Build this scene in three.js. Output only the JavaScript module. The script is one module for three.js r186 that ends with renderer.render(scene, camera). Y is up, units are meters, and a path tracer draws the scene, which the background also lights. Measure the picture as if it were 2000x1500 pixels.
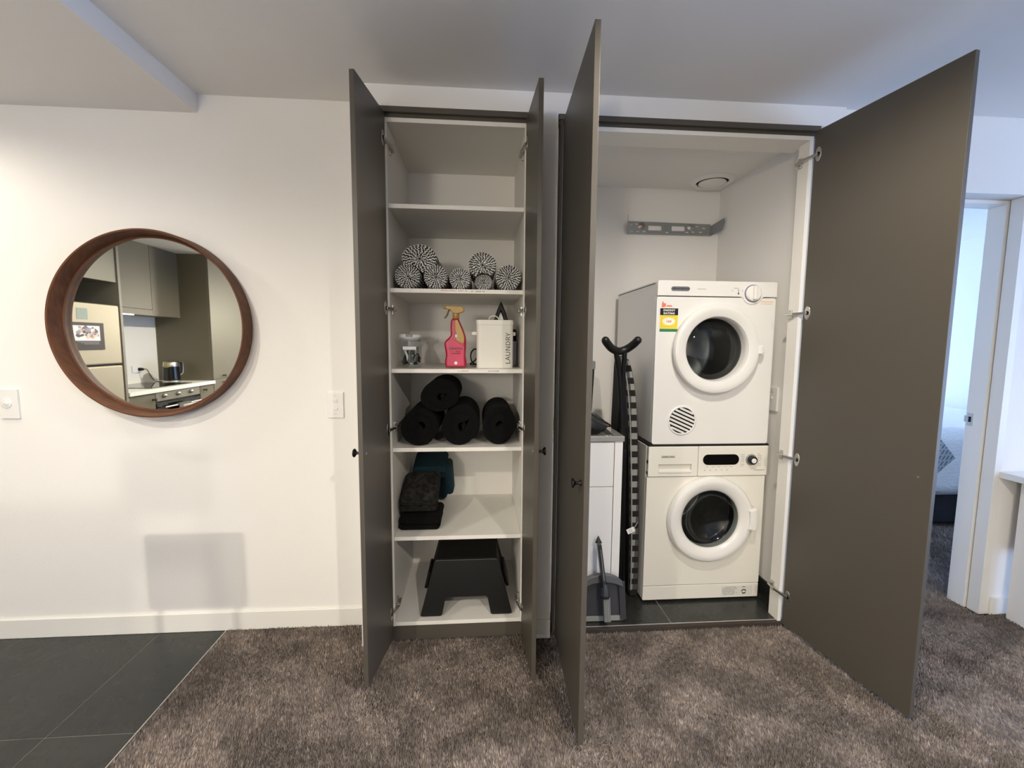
import * as THREE from 'three';
import { RoundedBoxGeometry } from 'three/addons/geometries/RoundedBoxGeometry.js';
import { mergeGeometries, mergeVertices, toCreasedNormals } from 'three/addons/utils/BufferGeometryUtils.js';
import { ImprovedNoise } from 'three/addons/math/ImprovedNoise.js';
import { TextGeometry } from 'three/addons/geometries/TextGeometry.js';
import { FontLoader } from 'three/addons/loaders/FontLoader.js';

// ---------------------------------------------------------------- camera, sky, exposure
const scene = new THREE.Scene();
const camera = new THREE.PerspectiveCamera(82.014, 2000 / 1500, 0.05, 60);
{
  const yaw = 0.0745318, pitch = 0.0942848, roll = 0.008074;
  const fw = new THREE.Vector3(Math.sin(yaw) * Math.cos(pitch), -Math.sin(pitch), -Math.cos(yaw) * Math.cos(pitch));
  const r0 = new THREE.Vector3(Math.cos(yaw), 0, Math.sin(yaw)), u0 = new THREE.Vector3().crossVectors(r0, fw);
  const rt = r0.clone().multiplyScalar(Math.cos(roll)).addScaledVector(u0, Math.sin(roll));
  const up = u0.clone().multiplyScalar(Math.cos(roll)).addScaledVector(r0, -Math.sin(roll));
  camera.quaternion.setFromRotationMatrix(new THREE.Matrix4().makeBasis(rt, up, fw.clone().negate()));
  camera.position.set(0, 1.366, 2.07);
}
scene.background = new THREE.Color().setRGB(0.45, 0.60, 1.0).multiplyScalar(13.5);   // daylight sky outside the windows
const renderer = new THREE.WebGLRenderer({ antialias: true });
renderer.toneMapping = THREE.LinearToneMapping;
renderer.toneMappingExposure = 1.03;
renderer.shadowMap.enabled = true;
const LAMP = { color: new THREE.Color().setRGB(1.0, 0.91, 0.78), glow: 3 };
const UNSEEN_LAMP = 9.5;   // candela of the unseen lamp behind the camera
const LAMPS = [   // recessed downlights: x, ceiling height, z, candela
  [-2.33, 2.325, 0.54, 2.1], [-1.60, 2.325, 1.70, 5.2], [-1.70, 2.325, 3.10, 15], [0.92, 2.40, 3.00, 13], [0.75, 2.40, 1.05, 6.2],
];

// ---------------------------------------------------------------- helpers
let seed = 7;
const rnd = () => { seed = (seed + 0x6d2b79f5) | 0; let t = Math.imul(seed ^ (seed >>> 15), 1 | seed); t = (t + Math.imul(t ^ (t >>> 7), 61 | t)) ^ t; return ((t ^ (t >>> 14)) >>> 0) / 4294967296; };
const noise = new ImprovedNoise();
const V = (x, y, z) => new THREE.Vector3(x, y, z);
const used = {};
const numbered = (n) => { const k = used[n] = (used[n] ?? -1) + 1; return k ? n + '_' + String(k).padStart(3, '0') : n; };
const clean = (g) => {
  let q = g.index ? g.toNonIndexed() : g.clone();
  for (const k of Object.keys(q.attributes)) if (!['position', 'normal', 'uv'].includes(k)) q.deleteAttribute(k);
  if (!q.attributes.normal) q.computeVertexNormals();
  if (!q.attributes.uv) q.setAttribute('uv', new THREE.BufferAttribute(new Float32Array(q.attributes.position.count * 2), 2));
  return q;
};
const merge = (gs) => { gs = [].concat(gs); return gs.length === 1 ? gs[0] : mergeGeometries(gs.map(clean)); };
const shade = (m) => { m.castShadow = m.receiveShadow = true; return m; };
function thing(name, label, category, at = [0, 0, 0], group) {      // a Group at the thing's base; its children are its parts
  const o = new THREE.Group(); o.name = numbered(name); o.position.set(...at); scene.add(o);
  o.userData = { label, category }; if (group) o.userData.group = group;
  return o;
}
function part(parent, name, geoms, mat, label) {                    // geometry is given in world coordinates
  parent.updateWorldMatrix(true, false);
  const g = merge(geoms).clone().applyMatrix4(parent.matrixWorld.clone().invert());
  const m = shade(new THREE.Mesh(g, mat)); m.name = name; if (label) m.userData.label = label;
  parent.add(m); return m;
}
function local(parent, name, geoms, mat, label) {                   // geometry in the parent's own coordinates
  const m = shade(new THREE.Mesh(merge(geoms), mat)); m.name = name; if (label) m.userData.label = label; parent.add(m); return m;
}
function single(name, geoms, mat, label, category, at, group) {     // a thing that is one mesh
  const g = merge(geoms).clone().translate(-at[0], -at[1], -at[2]);
  const m = shade(new THREE.Mesh(g, mat)); m.name = numbered(name); m.position.set(...at); m.userData = { label, category }; if (group) m.userData.group = group;
  scene.add(m); return m;
}
function struct(name, geoms, mat) { const m = shade(new THREE.Mesh(merge(geoms), mat)); m.name = name; m.userData.kind = 'structure'; scene.add(m); return m; }
const box = (x0, x1, y0, y1, z0, z1) => metric(new THREE.BoxGeometry(x1 - x0, y1 - y0, z1 - z0).translate((x0 + x1) / 2, (y0 + y1) / 2, (z0 + z1) / 2));
const rbox = (x0, x1, y0, y1, z0, z1, r = 0.002, s = 1) => metric(new RoundedBoxGeometry(x1 - x0, y1 - y0, z1 - z0, s, Math.min(r, (x1 - x0) / 2.01, (y1 - y0) / 2.01, (z1 - z0) / 2.01)).translate((x0 + x1) / 2, (y0 + y1) / 2, (z0 + z1) / 2));
function metric(g) {                                                // uv in metres by the way a face points
  g = g.index ? g.toNonIndexed() : g; const p = g.attributes.position, n = g.attributes.normal, uv = new Float32Array(p.count * 2);
  for (let i = 0; i < p.count; i++) {
    const ax = Math.abs(n.getX(i)), ay = Math.abs(n.getY(i)), az = Math.abs(n.getZ(i));
    if (ax >= ay && ax >= az) { uv[2 * i] = p.getZ(i); uv[2 * i + 1] = p.getY(i); } else if (ay >= az) { uv[2 * i] = p.getX(i); uv[2 * i + 1] = p.getZ(i); } else { uv[2 * i] = p.getX(i); uv[2 * i + 1] = p.getY(i); }
  }
  g.setAttribute('uv', new THREE.BufferAttribute(uv, 2)); return g;
}
const cyl = (p, q, r0, r1 = r0, seg = 20) => {
  const a = V(...p), b = V(...q), d = b.clone().sub(a), g = new THREE.CylinderGeometry(r1, r0, d.length(), seg);
  return g.applyQuaternion(new THREE.Quaternion().setFromUnitVectors(V(0, 1, 0), d.clone().normalize())).translate(...a.add(b).multiplyScalar(0.5).toArray());
};
const tube = (pts, r, n = 40, seg = 10, closed = false, tension = 0.5) => {
  const c = new THREE.CatmullRomCurve3(pts.map((p) => V(...p)), closed, 'catmullrom', tension), g = [new THREE.TubeGeometry(c, n, r, seg, closed)];
  if (!closed) for (const p of [pts[0], pts[pts.length - 1]]) g.push(new THREE.SphereGeometry(r, seg, 6).translate(...p));
  return merge(g);
};
const lathe = (prof, seg = 48) => new THREE.LatheGeometry(prof.map(([r, y]) => new THREE.Vector2(Math.max(r, 1e-5), y)), seg);
const latheZ = (prof, x, y, z, seg = 64) => lathe(prof, seg).rotateX(Math.PI / 2).translate(x, y, z);          // profile height runs along +z
const crisp = (prof, x, y, z, seg) => toCreasedNormals(latheZ(prof, x, y, z, seg), 0.5);
const bar = (p, q, w, h) => {                                       // a bar from p to q, w across, h tall
  const a = V(...p), b = V(...q), d = b.clone().sub(a), L = d.length(); d.normalize();
  const side = Math.abs(d.y) > 0.95 ? V(1, 0, 0) : V(0, 1, 0), x = new THREE.Vector3().crossVectors(side, d).normalize(), y = new THREE.Vector3().crossVectors(d, x);
  return new RoundedBoxGeometry(w, h, L, 1, Math.min(w, h) * 0.2).applyMatrix4(new THREE.Matrix4().makeBasis(x, y, d)).translate(...a.add(b).multiplyScalar(0.5).toArray());
};
const shape = (pts) => new THREE.Shape(pts.map(([x, y]) => new THREE.Vector2(x, y)));
const extrude = (s, depth, bevel = 0, curveSegments = 24) => new THREE.ExtrudeGeometry(s, { depth, curveSegments, bevelEnabled: bevel > 0, bevelThickness: bevel, bevelSize: bevel, bevelOffset: -bevel, bevelSegments: 2 });
function roundRect(x0, x1, y0, y1, r) {
  const s = new THREE.Shape(); s.moveTo(x0 + r, y0); s.lineTo(x1 - r, y0); s.absarc(x1 - r, y0 + r, r, -Math.PI / 2, 0); s.lineTo(x1, y1 - r); s.absarc(x1 - r, y1 - r, r, 0, Math.PI / 2);
  s.lineTo(x0 + r, y1); s.absarc(x0 + r, y1 - r, r, Math.PI / 2, Math.PI); s.lineTo(x0, y0 + r); s.absarc(x0 + r, y0 + r, r, Math.PI, 1.5 * Math.PI); return s;
}
const font = await new FontLoader().loadAsync('fonts/droid/droid_sans_regular.typeface.json');
const fontBold = await new FontLoader().loadAsync('fonts/droid/droid_sans_bold.typeface.json');
const text = (s, size, f = font, depth = 0.0006) => { const g = new TextGeometry(s, { font: f, size, depth, curveSegments: 4, bevelEnabled: false }); g.computeBoundingBox(); const b = g.boundingBox; return g.translate(-(b.min.x + b.max.x) / 2, -(b.min.y + b.max.y) / 2, 0); };

// ---------------------------------------------------------------- textures and materials
function field(n, f, rgb) {                                         // a computed square texture, wrapping
  const d = new Uint8Array(n * n * 4);
  for (let y = 0; y < n; y++) for (let x = 0; x < n; x++) { const v = f(x / n, y / n); for (let c = 0; c < 3; c++) d[(y * n + x) * 4 + c] = Math.max(0, Math.min(255, (rgb ? v[c] : v) * 255)); d[(y * n + x) * 4 + 3] = 255; }
  const t = new THREE.DataTexture(d, n, n); t.wrapS = t.wrapT = THREE.RepeatWrapping; t.magFilter = THREE.LinearFilter; t.minFilter = THREE.LinearMipmapLinearFilter; t.generateMipmaps = true;
  if (rgb) t.colorSpace = THREE.SRGBColorSpace; t.needsUpdate = true; return t;
}
const wrapNoise = (u, v, k, s) => {                                 // tiling noise on a torus
  const a = u * 2 * Math.PI, b = v * 2 * Math.PI, r = k / (2 * Math.PI);
  return noise.noise(Math.cos(a) * r + s, Math.sin(a) * r + Math.cos(b) * r * 0.7 + 3.1 * s, Math.sin(b) * r + 7.7 * s);
};
const repeat = (t, x, y = x) => { const q = t.clone(); q.repeat.set(x, y); q.needsUpdate = true; return q; };
const canvasTex = (w, h, draw) => { const c = document.createElement('canvas'); c.width = w; c.height = h; draw(c.getContext('2d'), w, h); const t = new THREE.CanvasTexture(c); t.colorSpace = THREE.SRGBColorSpace; return t; };
const paintBump = field(256, (u, v) => 0.5 + 0.25 * wrapNoise(u, v, 40, 1) + 0.2 * wrapNoise(u, v, 90, 2));
const clothBump = field(256, (u, v) => 0.5 + 0.25 * wrapNoise(u, v, 60, 4) + 0.25 * wrapNoise(u, v, 25, 5));
const tileColor = field(512, (u, v) => { const k = 0.165 + 0.016 * wrapNoise(u, v, 5, 3) + 0.014 * wrapNoise(u, v, 16, 6) + 0.014 * wrapNoise(u, v, 70, 8); return [k, k * 1.045, k * 1.01]; }, true);
const tileRough = field(256, (u, v) => 0.54 + 0.1 * wrapNoise(u, v, 6, 3) + 0.06 * wrapNoise(u, v, 40, 9));
const walnut = field(512, (u, v) => {                               // grain runs along u
  const w = wrapNoise(u, v, 3, 11), g = 0.5 + 0.5 * Math.sin(v * 2 * Math.PI * 9 + 5 * w), f = wrapNoise(u * 0.15, v, 110, 12), k = 0.78 + 0.16 * g + 0.14 * f;
  return [0.45 * k, 0.285 * k, 0.19 * k];
}, true);
const fleeceMap = field(256, (u, v) => { const n = wrapNoise(u, v, 9, 21) + 0.5 * wrapNoise(u, v, 26, 22), k = 0.10 + 0.12 * Math.max(0, Math.min(1, 0.5 + 1.6 * n)); return [k, k * 0.97, k * 0.94]; }, true);  // lighter mottle: sheen of the crushed pile put into the colour
const steelRough = field(256, (u, v) => 0.33 + 0.12 * wrapNoise(u, v * 0.06, 90, 15));
const std = (color, roughness = 0.5, more = {}) => new THREE.MeshStandardMaterial({ color, roughness, metalness: 0, ...more });
const phys = (color, roughness, more = {}) => new THREE.MeshPhysicalMaterial({ color, roughness, ...more });
const M = {
  wall: std('#eeece8', 0.75, { bumpMap: repeat(paintBump, 5), bumpScale: 0.0004 }),
  ceiling: std('#eceae7', 0.9, { bumpMap: repeat(paintBump, 5), bumpScale: 0.0004 }),
  trim: std('#eceae4', 0.4),
  door: std('#544f47', 0.40, { bumpMap: repeat(paintBump, 9), bumpScale: 0.00012 }),
  doorEdge: std('#6d665c', 0.5),
  carcass: std('#f0ede6', 0.42),
  steel: std('#c9c7c2', 0.28, { metalness: 1 }),
  steelBrush: std('#d3d1cc', 0.45, { metalness: 0.6, roughnessMap: repeat(steelRough, 1) }),
  zinc: std('#9da09e', 0.42, { metalness: 0.85 }),
  blackMetal: std('#0d0d0e', 0.4, { metalness: 0.3 }),
  blackPlastic: std('#080809', 0.45),
  rubber: std('#08080a', 0.8),
  white: phys('#ecebe8', 0.28, { clearcoat: 0.3, clearcoatRoughness: 0.2 }),
  whiteMatt: std('#e9e6df', 0.5),
  washer: phys('#ebe8de', 0.3, { clearcoat: 0.3, clearcoatRoughness: 0.2 }),
  greyPlastic: std('#8f9193', 0.4),
  ink: std('#2a2a2c', 0.6), inkPale: std('#9b9a97', 0.6),
  glass: phys('#d8dcdc', 0.02, { transmission: 1, thickness: 0, ior: 1.5 }),
  glassDark: phys('#b4b9b8', 0.03, { transmission: 1, thickness: 0, ior: 1.5 }),
  drum: std('#a2a3a5', 0.34, { metalness: 0.75 }),
  tile: std('#ffffff', 0.5, { map: repeat(tileColor, 0.9), roughnessMap: repeat(tileRough, 1.3) }),
  grout: std('#84837d', 0.85),
  carpetBase: std('#3d3631', 1),
  walnut: phys('#ffffff', 0.55, { map: walnut, specularIntensity: 0.5 }),
  mirror: std('#e9ece9', 0.015, { metalness: 1 }),
  towelBlack: phys('#0b0b0c', 1, { specularIntensity: 0.4, sheen: 0.15, sheenRoughness: 0.6, sheenColor: new THREE.Color('#3a3a3c'), bumpMap: repeat(clothBump, 8), bumpScale: 0.002 }),
  fleece: phys('#ffffff', 1, { map: fleeceMap, specularIntensity: 0.5, sheen: 0.5, sheenRoughness: 0.5, sheenColor: new THREE.Color('#4a4542'), bumpMap: repeat(clothBump, 6), bumpScale: 0.003 }),
  teal: phys('#042a36', 1, { sheen: 0.4, sheenRoughness: 0.6, sheenColor: new THREE.Color('#0e4c60'), bumpMap: repeat(clothBump, 6), bumpScale: 0.002 }),
  linen: std('#f0f0ef', 0.9, { bumpMap: repeat(clothBump, 2), bumpScale: 0.006 }),
  charcoal: std('#26262c', 0.9),
  splash: std('#ece9e2', 0.15), benchtop: std('#efece3', 0.25),
  kitchenGrey: std('#6a6352', 0.45),
};

// ---------------------------------------------------------------- the setting
// floor under the carpet and the tiles
struct('floor', [box(-1.186, 5.0, -0.08, -0.003, -3.6, 6.7)], M.carpetBase);
{
  const f = struct('floor_tiled', [box(-3.9, -1.187, -0.08, -0.0012, -0.1, 6.6)], M.grout);
  const xs = [-3.66, -3.287, -2.687, -2.087, -1.487, -1.19], zs = [0.0, 0.56, 1.16, 1.76, 2.36, 2.96, 3.56, 4.16, 4.76, 5.36, 5.96, 6.5];
  for (let i = 0; i < xs.length - 1; i++) for (let j = 0; j < zs.length - 1; j++) part(f, 'tile', rbox(xs[i] + 0.0016, xs[i + 1] - 0.0016, -0.02, 0, zs[j] + 0.0016, zs[j + 1] - 0.0016, 0.0008), M.tile);
  struct('trim_1', [rbox(-1.1895, -1.1855, -0.02, 0.0045, 0.0, 6.5, 0.001)], M.steelBrush);
}
{
  const f = struct('floor_laundry', [box(0.329, 1.53, -0.003, 0.0188, -0.74, 0.1172)], M.grout);
  for (const [x0, x1] of [[0.33, 0.927], [0.929, 1.527]]) for (const [z0, z1] of [[-0.74, -0.466], [-0.464, 0.117]]) part(f, 'tile', rbox(x0 + 0.001, x1 - 0.001, 0.002, 0.02, z0 + 0.001, z1, 0.0008), M.tile);
  for (const [z0, z1] of [[-0.74, -0.15], [-0.147, 0.05]]) part(f, 'skirting_tile', rbox(1.52, 1.53, 0.02, 0.108, z0, z1, 0.001), M.tile);
  struct('trim_2', [rbox(0.335, 1.49, -0.003, 0.0225, 0.1175, 0.1215, 0.0008)], M.steelBrush);
  struct('trim_3', [rbox(0.335, 1.487, -0.003, 0.0208, 0.1216, 0.141, 0.002)], std('#3c342e', 0.9));
}
// carpet pile: nobody could count the tufts
{
  const base = new THREE.Color('#81766e'), c = new THREE.Color(), m4 = new THREE.Matrix4(), q = new THREE.Quaternion(), e = new THREE.Euler(), s = V(1, 1, 1), p = V(0, 0, 0);
  const floorStart = (x) => x < -0.524 ? 0.016 : x < -0.40 ? 0.172 : x < 0.21 ? 0.136 : x < 0.335 ? 0.168 : x < 1.49 ? 0.144 : x < 1.72 ? 0.132 : x < 2.53 ? -1.0 : 0.13;
  const mats = [], cols = [], add = (x, z, k) => {
    const d = noise.noise(x * 3.1, z * 3.1, 1.5) + 0.6 * noise.noise(x * 8, z * 7, 4.2), d2 = noise.noise(x * 4.5 + 0.5 * z, z * 6.5, 2.7) + 0.7 * noise.noise(x * 12, z * 13, 5.5), way = 2.4 + 1.6 * noise.noise(x * 2.2, z * 2.2, 8.8), lean = 0.45 + 0.9 * d + 0.5 * (rnd() - 0.5);
    e.set(lean * Math.cos(way) + 0.5 * (rnd() - 0.5), rnd() * 6.3, lean * Math.sin(way) + 0.5 * (rnd() - 0.5)); q.setFromEuler(e);
    const h1 = noise.noise(x * 55, z * 55, 3.3) + 0.7 * noise.noise(x * 120, z * 120, 6.1), h = (0.62 + 0.4 * rnd()) * k * (1 + 0.25 * h1); s.set(k * (0.8 + 0.5 * rnd()), h, k * (0.8 + 0.5 * rnd())); p.set(x, -0.004, z); m4.compose(p, q, s); mats.push(...m4.elements);
    const f = (0.62 + 0.7 * rnd() * rnd() + 0.25 * rnd()) * (1 + 0.5 * h1) * (1 + 0.34 * Math.tanh(2.2 * d2)); c.copy(base).multiplyScalar(f); cols.push(c.r, c.g, c.b);  // light and dark brush-mark patches: shading of the leaning pile put into the tuft colour
  };
  const st = 0.0056;
  for (let x = -1.182; x < 2.75; x += st) for (let z = -0.05; z < 1.22; z += st) { const X = x + st * (rnd() - 0.5), Z = z + st * (rnd() - 0.5); if (Z > floorStart(X) && Z < 1.22 - 0.0 && !(X < -1.18)) add(X, Z, 1); }
  for (let x = -1.17; x < 4.66; x += 0.0085) for (let z = x < 2.75 ? 1.225 : 0.13; z < 2.7; z += 0.0085) add(x + 0.008 * rnd(), z + 0.008 * rnd(), 1.45);
  for (let x = 1.72; x < 4.7; x += 0.012) for (let z = -1.0; z < (x < 2.53 ? -0.05 : -0.04); z += 0.012) add(x + 0.01 * rnd(), z + 0.01 * rnd(), 1.9);
  const g = new THREE.ConeGeometry(0.0052, 0.018, 4, 1, true).translate(0, 0.008, 0), n = mats.length / 16;
  const im = new THREE.InstancedMesh(g, std('#ffffff', 1), n); im.instanceMatrix = new THREE.InstancedBufferAttribute(new Float32Array(mats), 16); im.instanceColor = new THREE.InstancedBufferAttribute(new Float32Array(cols), 3);
  im.name = 'carpet_pile'; im.userData = { kind: 'stuff', label: 'brown-grey cut pile carpet over the floor in front of the cupboards', category: 'carpet' }; shade(im); scene.add(im);
}
struct('ceiling', [box(-3.9, 5.0, 2.4, 2.55, -3.6, 6.7)], M.ceiling);
struct('ceiling_bulkhead', [box(-3.9, -1.195, 2.325, 2.4, 0, 6.6)], M.ceiling);
struct('wall_left', [box(-3.9, -0.40, 0, 2.4, -0.14, 0)], M.wall);
struct('wall_kitchen', [box(-3.9, -3.66, 0, 2.4, 0, 6.7)], M.wall);
struct('wall_back', [box(-3.9, 5.0, 0, 2.4, 6.5, 6.7)], M.wall);
struct('wall_bulkhead', [box(-0.507, 1.60, 2.316, 2.4, 0.0, 0.148)], M.wall);
struct('wall_nib_1', [box(-0.507, -0.412, 0, 2.316, 0.0, 0.148)], M.wall);
struct('wall_nib_2', [box(0.211, 0.329, 0, 2.316, -0.74, 0.148)], M.wall);
struct('wall_laundry_back', [box(0.211, 1.60, 0, 2.4, -0.86, -0.74)], M.wall);
struct('wall_laundry_right', [box(1.53, 1.60, 0, 2.4, -0.74, 0.05)], M.wall);
struct('ceiling_laundry', [box(0.329, 1.53, 2.335, 2.4, -0.74, 0.0)], M.ceiling);
struct('wall_front_1', [box(1.4885, 1.72, 0, 2.4, 0.052, 0.13)], M.wall); struct('wall_front_2', [box(1.602, 1.72, 0, 2.4, -0.02, 0.05)], M.wall); struct('wall_front_3', [box(1.72, 2.5855, 2.066, 2.4, -0.02, 0.13)], M.wall); struct('wall_right', [box(2.586, 4.70, 0, 2.4, -0.02, 0.112)], M.wall);
struct('wall_bedroom_left', [box(1.60, 1.68, 0, 2.4, -3.4, -0.02)], M.wall);
struct('wall_bedroom_right', [box(4.75, 4.9, 0, 2.4, -3.4, -0.02)], M.wall);
{ // bedroom back wall; its unseen window is placed and sized to light the bedroom
  struct('wall_bedroom_back', [box(1.6, 1.8, 0, 2.4, -3.55, -3.4), box(4.7, 4.9, 0, 2.4, -3.55, -3.4), box(1.8, 4.7, 0, 0.06, -3.55, -3.4), box(1.8, 4.7, 2.36, 2.4, -3.55, -3.4)], M.wall);
  const f = struct('unseen_window_2', [box(1.8, 1.85, 0.06, 2.36, -3.5, -3.44), box(4.65, 4.7, 0.06, 2.36, -3.5, -3.44), box(3.225, 3.275, 0.06, 2.36, -3.5, -3.44), box(1.8, 4.7, 0.06, 0.11, -3.5, -3.44), box(1.8, 4.7, 2.31, 2.36, -3.5, -3.44)], M.blackMetal);
  part(f, 'pane', box(1.85, 3.225, 0.11, 2.31, -3.472, -3.468), M.glass); part(f, 'pane', box(3.275, 4.65, 0.11, 2.31, -3.472, -3.468), M.glass);
}
{ // the living room's window wall
  struct('wall_window', [box(4.70, 4.90, 0, 2.4, -0.02, 0.75), box(4.70, 4.90, 0, 2.4, 4.5, 6.7), box(4.70, 4.90, 2.3, 2.4, 0.75, 4.5), box(4.70, 4.90, 0, 0.08, 0.75, 4.5)], M.wall);
  const z = [0.75, 2.0, 3.25, 4.5], g = [box(4.76, 4.82, 0.08, 0.13, 0.75, 4.5), box(4.76, 4.82, 2.25, 2.3, 0.75, 4.5)];
  for (const k of z) g.push(box(4.76, 4.82, 0.13, 2.25, Math.max(0.75, k - 0.025), Math.min(4.5, k + 0.025)));
  const f = struct('window_1', g, M.blackMetal);
  for (let i = 0; i < 3; i++) part(f, 'pane', box(4.788, 4.792, 0.13, 2.25, z[i] + 0.025, z[i + 1] - 0.025), M.glass);
}
const skirt = (x0, x1, z) => [rbox(x0, x1, 0.0, 0.09, z, z + 0.012, 0.003)];
struct('baseboard_left', [...skirt(-3.0, -0.5225, 0.0)], M.trim);
struct('baseboard_nib', [rbox(-0.522, -0.412, 0, 0.1, 0.14, 0.167, 0.003), rbox(-0.522, -0.507, 0, 0.1, 0.0, 0.15, 0.003), rbox(0.212, 0.329, 0, 0.09, 0.148, 0.161, 0.003)], M.trim);
struct('baseboard_right', [...skirt(2.60, 4.70, 0.112), ...skirt(1.60, 1.72, 0.13)], M.trim);
{ // doorway to the bedroom: jamb linings, head and strike plate
  const d = struct('door_1', [rbox(2.535, 2.575, 0, 2.065, -0.03, 0.052, 0.002), rbox(1.72, 1.738, 0, 2.065, -0.03, 0.052, 0.002), rbox(1.738, 2.535, 2.047, 2.065, -0.03, 0.052, 0.002), rbox(2.547, 2.5845, 0, 2.065, 0.058, 0.1145, 0.002)], M.trim);
  part(d, 'strike_plate', [rbox(2.5325, 2.536, 0.955, 1.02, -0.022, 0.004, 0.001), rbox(2.531, 2.536, 0.972, 1.005, -0.034, -0.018, 0.001)], M.steel);
  part(d, 'strike_hole', [box(2.5318, 2.534, 0.974, 1.002, -0.014, -0.002)], M.rubber);
}
// ---------------------------------------------------------------- downlights: a glowing face and its lamp
LAMPS.forEach(([x, y, z, cd], i) => {
  const t = thing('downlight', ['recessed downlight in the kitchen ceiling nearest the round mirror', 'recessed downlight over the white kitchen island', 'recessed downlight over the rear end of the kitchen', 'recessed downlight in the living room ceiling behind the camera', 'recessed downlight in the ceiling in front of the laundry cupboard'][i], 'downlight', [x, y, z]);
  part(t, 'trim_ring', lathe([[0.036, 0], [0.036, -0.003], [0.046, -0.004], [0.05, 0]], 40).translate(x, y, z), M.white);
  part(t, 'diffuser', new THREE.CylinderGeometry(0.035, 0.035, 0.002, 32).translate(x, y - 0.0012, z), new THREE.MeshStandardMaterial({ color: '#fff6e6', emissive: LAMP.color, emissiveIntensity: LAMP.glow }));
  const l = new THREE.SpotLight(LAMP.color, cd, 0, 1.5, 0.32, 2); l.name = 'downlight_lamp'; l.position.set(x, y - 0.012, z); l.target.position.set(x, 0, z); l.castShadow = true; l.shadow.radius = 1.6;
  scene.add(l, l.target);
});

{ // unseen globe lamp behind the camera, placed to light the cupboards from the front
  const x = -1.45, y = 1.72, z = 5.2, t = thing('unseen_globe_lamp', 'unseen white globe lamp behind the camera, placed to light the cupboards', 'lamp', [x, y, z]);
  part(t, 'globe', new THREE.SphereGeometry(0.2, 40, 24).translate(x, y, z), new THREE.MeshStandardMaterial({ color: '#fff6e6', emissive: LAMP.color, emissiveIntensity: 4 })); part(t, 'cord', cyl([x, y + 0.2, z], [x, 2.32, z], 0.004), M.blackPlastic); part(t, 'canopy', lathe([[0.05, 0], [0.048, -0.012], [0, -0.014]], 32).translate(x, 2.325, z), M.white);
  const l = new THREE.PointLight(LAMP.color, UNSEEN_LAMP, 0, 2); l.name = 'unseen_globe_light'; l.position.set(x, y, z); l.castShadow = true; l.shadow.radius = 10; scene.add(l);
}
// ---------------------------------------------------------------- cupboards: carcasses, doors, hinges, knobs
const knobProf = [[0, 0.0], [0.011, 0.0], [0.011, 0.003], [0.0055, 0.006], [0.005, 0.016], [0.0075, 0.021], [0.0155, 0.026], [0.0165, 0.029], [0.015, 0.031], [0, 0.032]];
function hingedDoor(cup, hinge, free, y0, y1, out) {                // hinge and free edge of the inner face in plan; out: local side that faces the room when shut
  const dx = free[0] - hinge[0], dz = free[1] - hinge[1], L = Math.hypot(dx, dz), T = 0.018;
  const g = rbox(0, L, y0, y1, out > 0 ? 0 : -T, out > 0 ? T : 0, 0.0012);
  const d = shade(new THREE.Mesh(g, M.door)); d.name = 'door'; d.position.set(hinge[0] - cup.position.x, -cup.position.y, hinge[1] - cup.position.z); d.rotation.y = Math.atan2(-dz, dx); cup.add(d);
  d.userData.L = L; d.userData.out = out; d.userData.T = T; return d;
}
function knob(d, u, y) { const o = d.userData.out, g = lathe(knobProf, 28).rotateX(Math.PI / 2); if (o < 0) g.rotateY(Math.PI); local(d, 'knob', g.translate(u, y, o * d.userData.T), M.blackPlastic); const s = new THREE.CylinderGeometry(0.004, 0.004, 0.0015, 14).rotateX(Math.PI / 2); local(d, 'screw', s.translate(u, y, -o * 0.0006), M.steel); }
function hinge(d, y, sideX, dir, tilt = 0) {                        // sideX: inner face of the side panel; dir: +1 when the cupboard lies to +x of it
  d.updateWorldMatrix(true, false);
  const o = d.userData.out, cup = V(0.022, y, -o * 0.0015).applyMatrix4(d.matrixWorld), into = V(0.022, y, o * 0.004).applyMatrix4(d.matrixWorld), gs = [];
  const flat = lathe([[0, 0.001], [0.017, 0.001], [0.0185, 0.0], [0.0185, -0.0015], [0, -0.0015]], 24).scale(0.8, 1, 1.65).rotateX(Math.PI / 2); if (o > 0) flat.rotateY(Math.PI);
  gs.push(flat.translate(0.022, y, -o * 0.0008).applyMatrix4(d.matrixWorld));
  const mx = sideX + dir * 0.012, m0 = [mx, y + tilt * 0.5, 0.116], m1 = [mx, y + tilt * 0.8, 0.070];
  gs.push(bar([cup.x, cup.y, cup.z], m0, 0.012, 0.012), bar(m0, m1, 0.014, 0.013), bar([sideX + dir * 0.004, y + tilt * 0.7, 0.098], [sideX + dir * 0.004, y + tilt * 0.7, 0.078], 0.008, 0.044));
  gs.push(new THREE.CylinderGeometry(0.0045, 0.0045, 0.01, 12).rotateZ(Math.PI / 2).translate(sideX + dir * 0.006, y + 0.017 + tilt * 0.7, 0.088), new THREE.CylinderGeometry(0.0045, 0.0045, 0.01, 12).rotateZ(Math.PI / 2).translate(sideX + dir * 0.006, y - 0.017 + tilt * 0.7, 0.088));
  const h = part(d, 'hinge', gs, M.steel);
  part(d, 'hinge_cup', new THREE.CylinderGeometry(0.009, 0.009, 0.003, 20).rotateX(Math.PI / 2).applyMatrix4(new THREE.Matrix4().makeRotationY(d.rotation.y)).translate(cup.x, cup.y, cup.z), M.rubber); return h;
}
const tall = thing('storage_cupboard', 'tall narrow grey-doored cupboard with five white shelves of towels and cleaning things', 'cupboard', [-0.09, 0, -0.14]);
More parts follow.
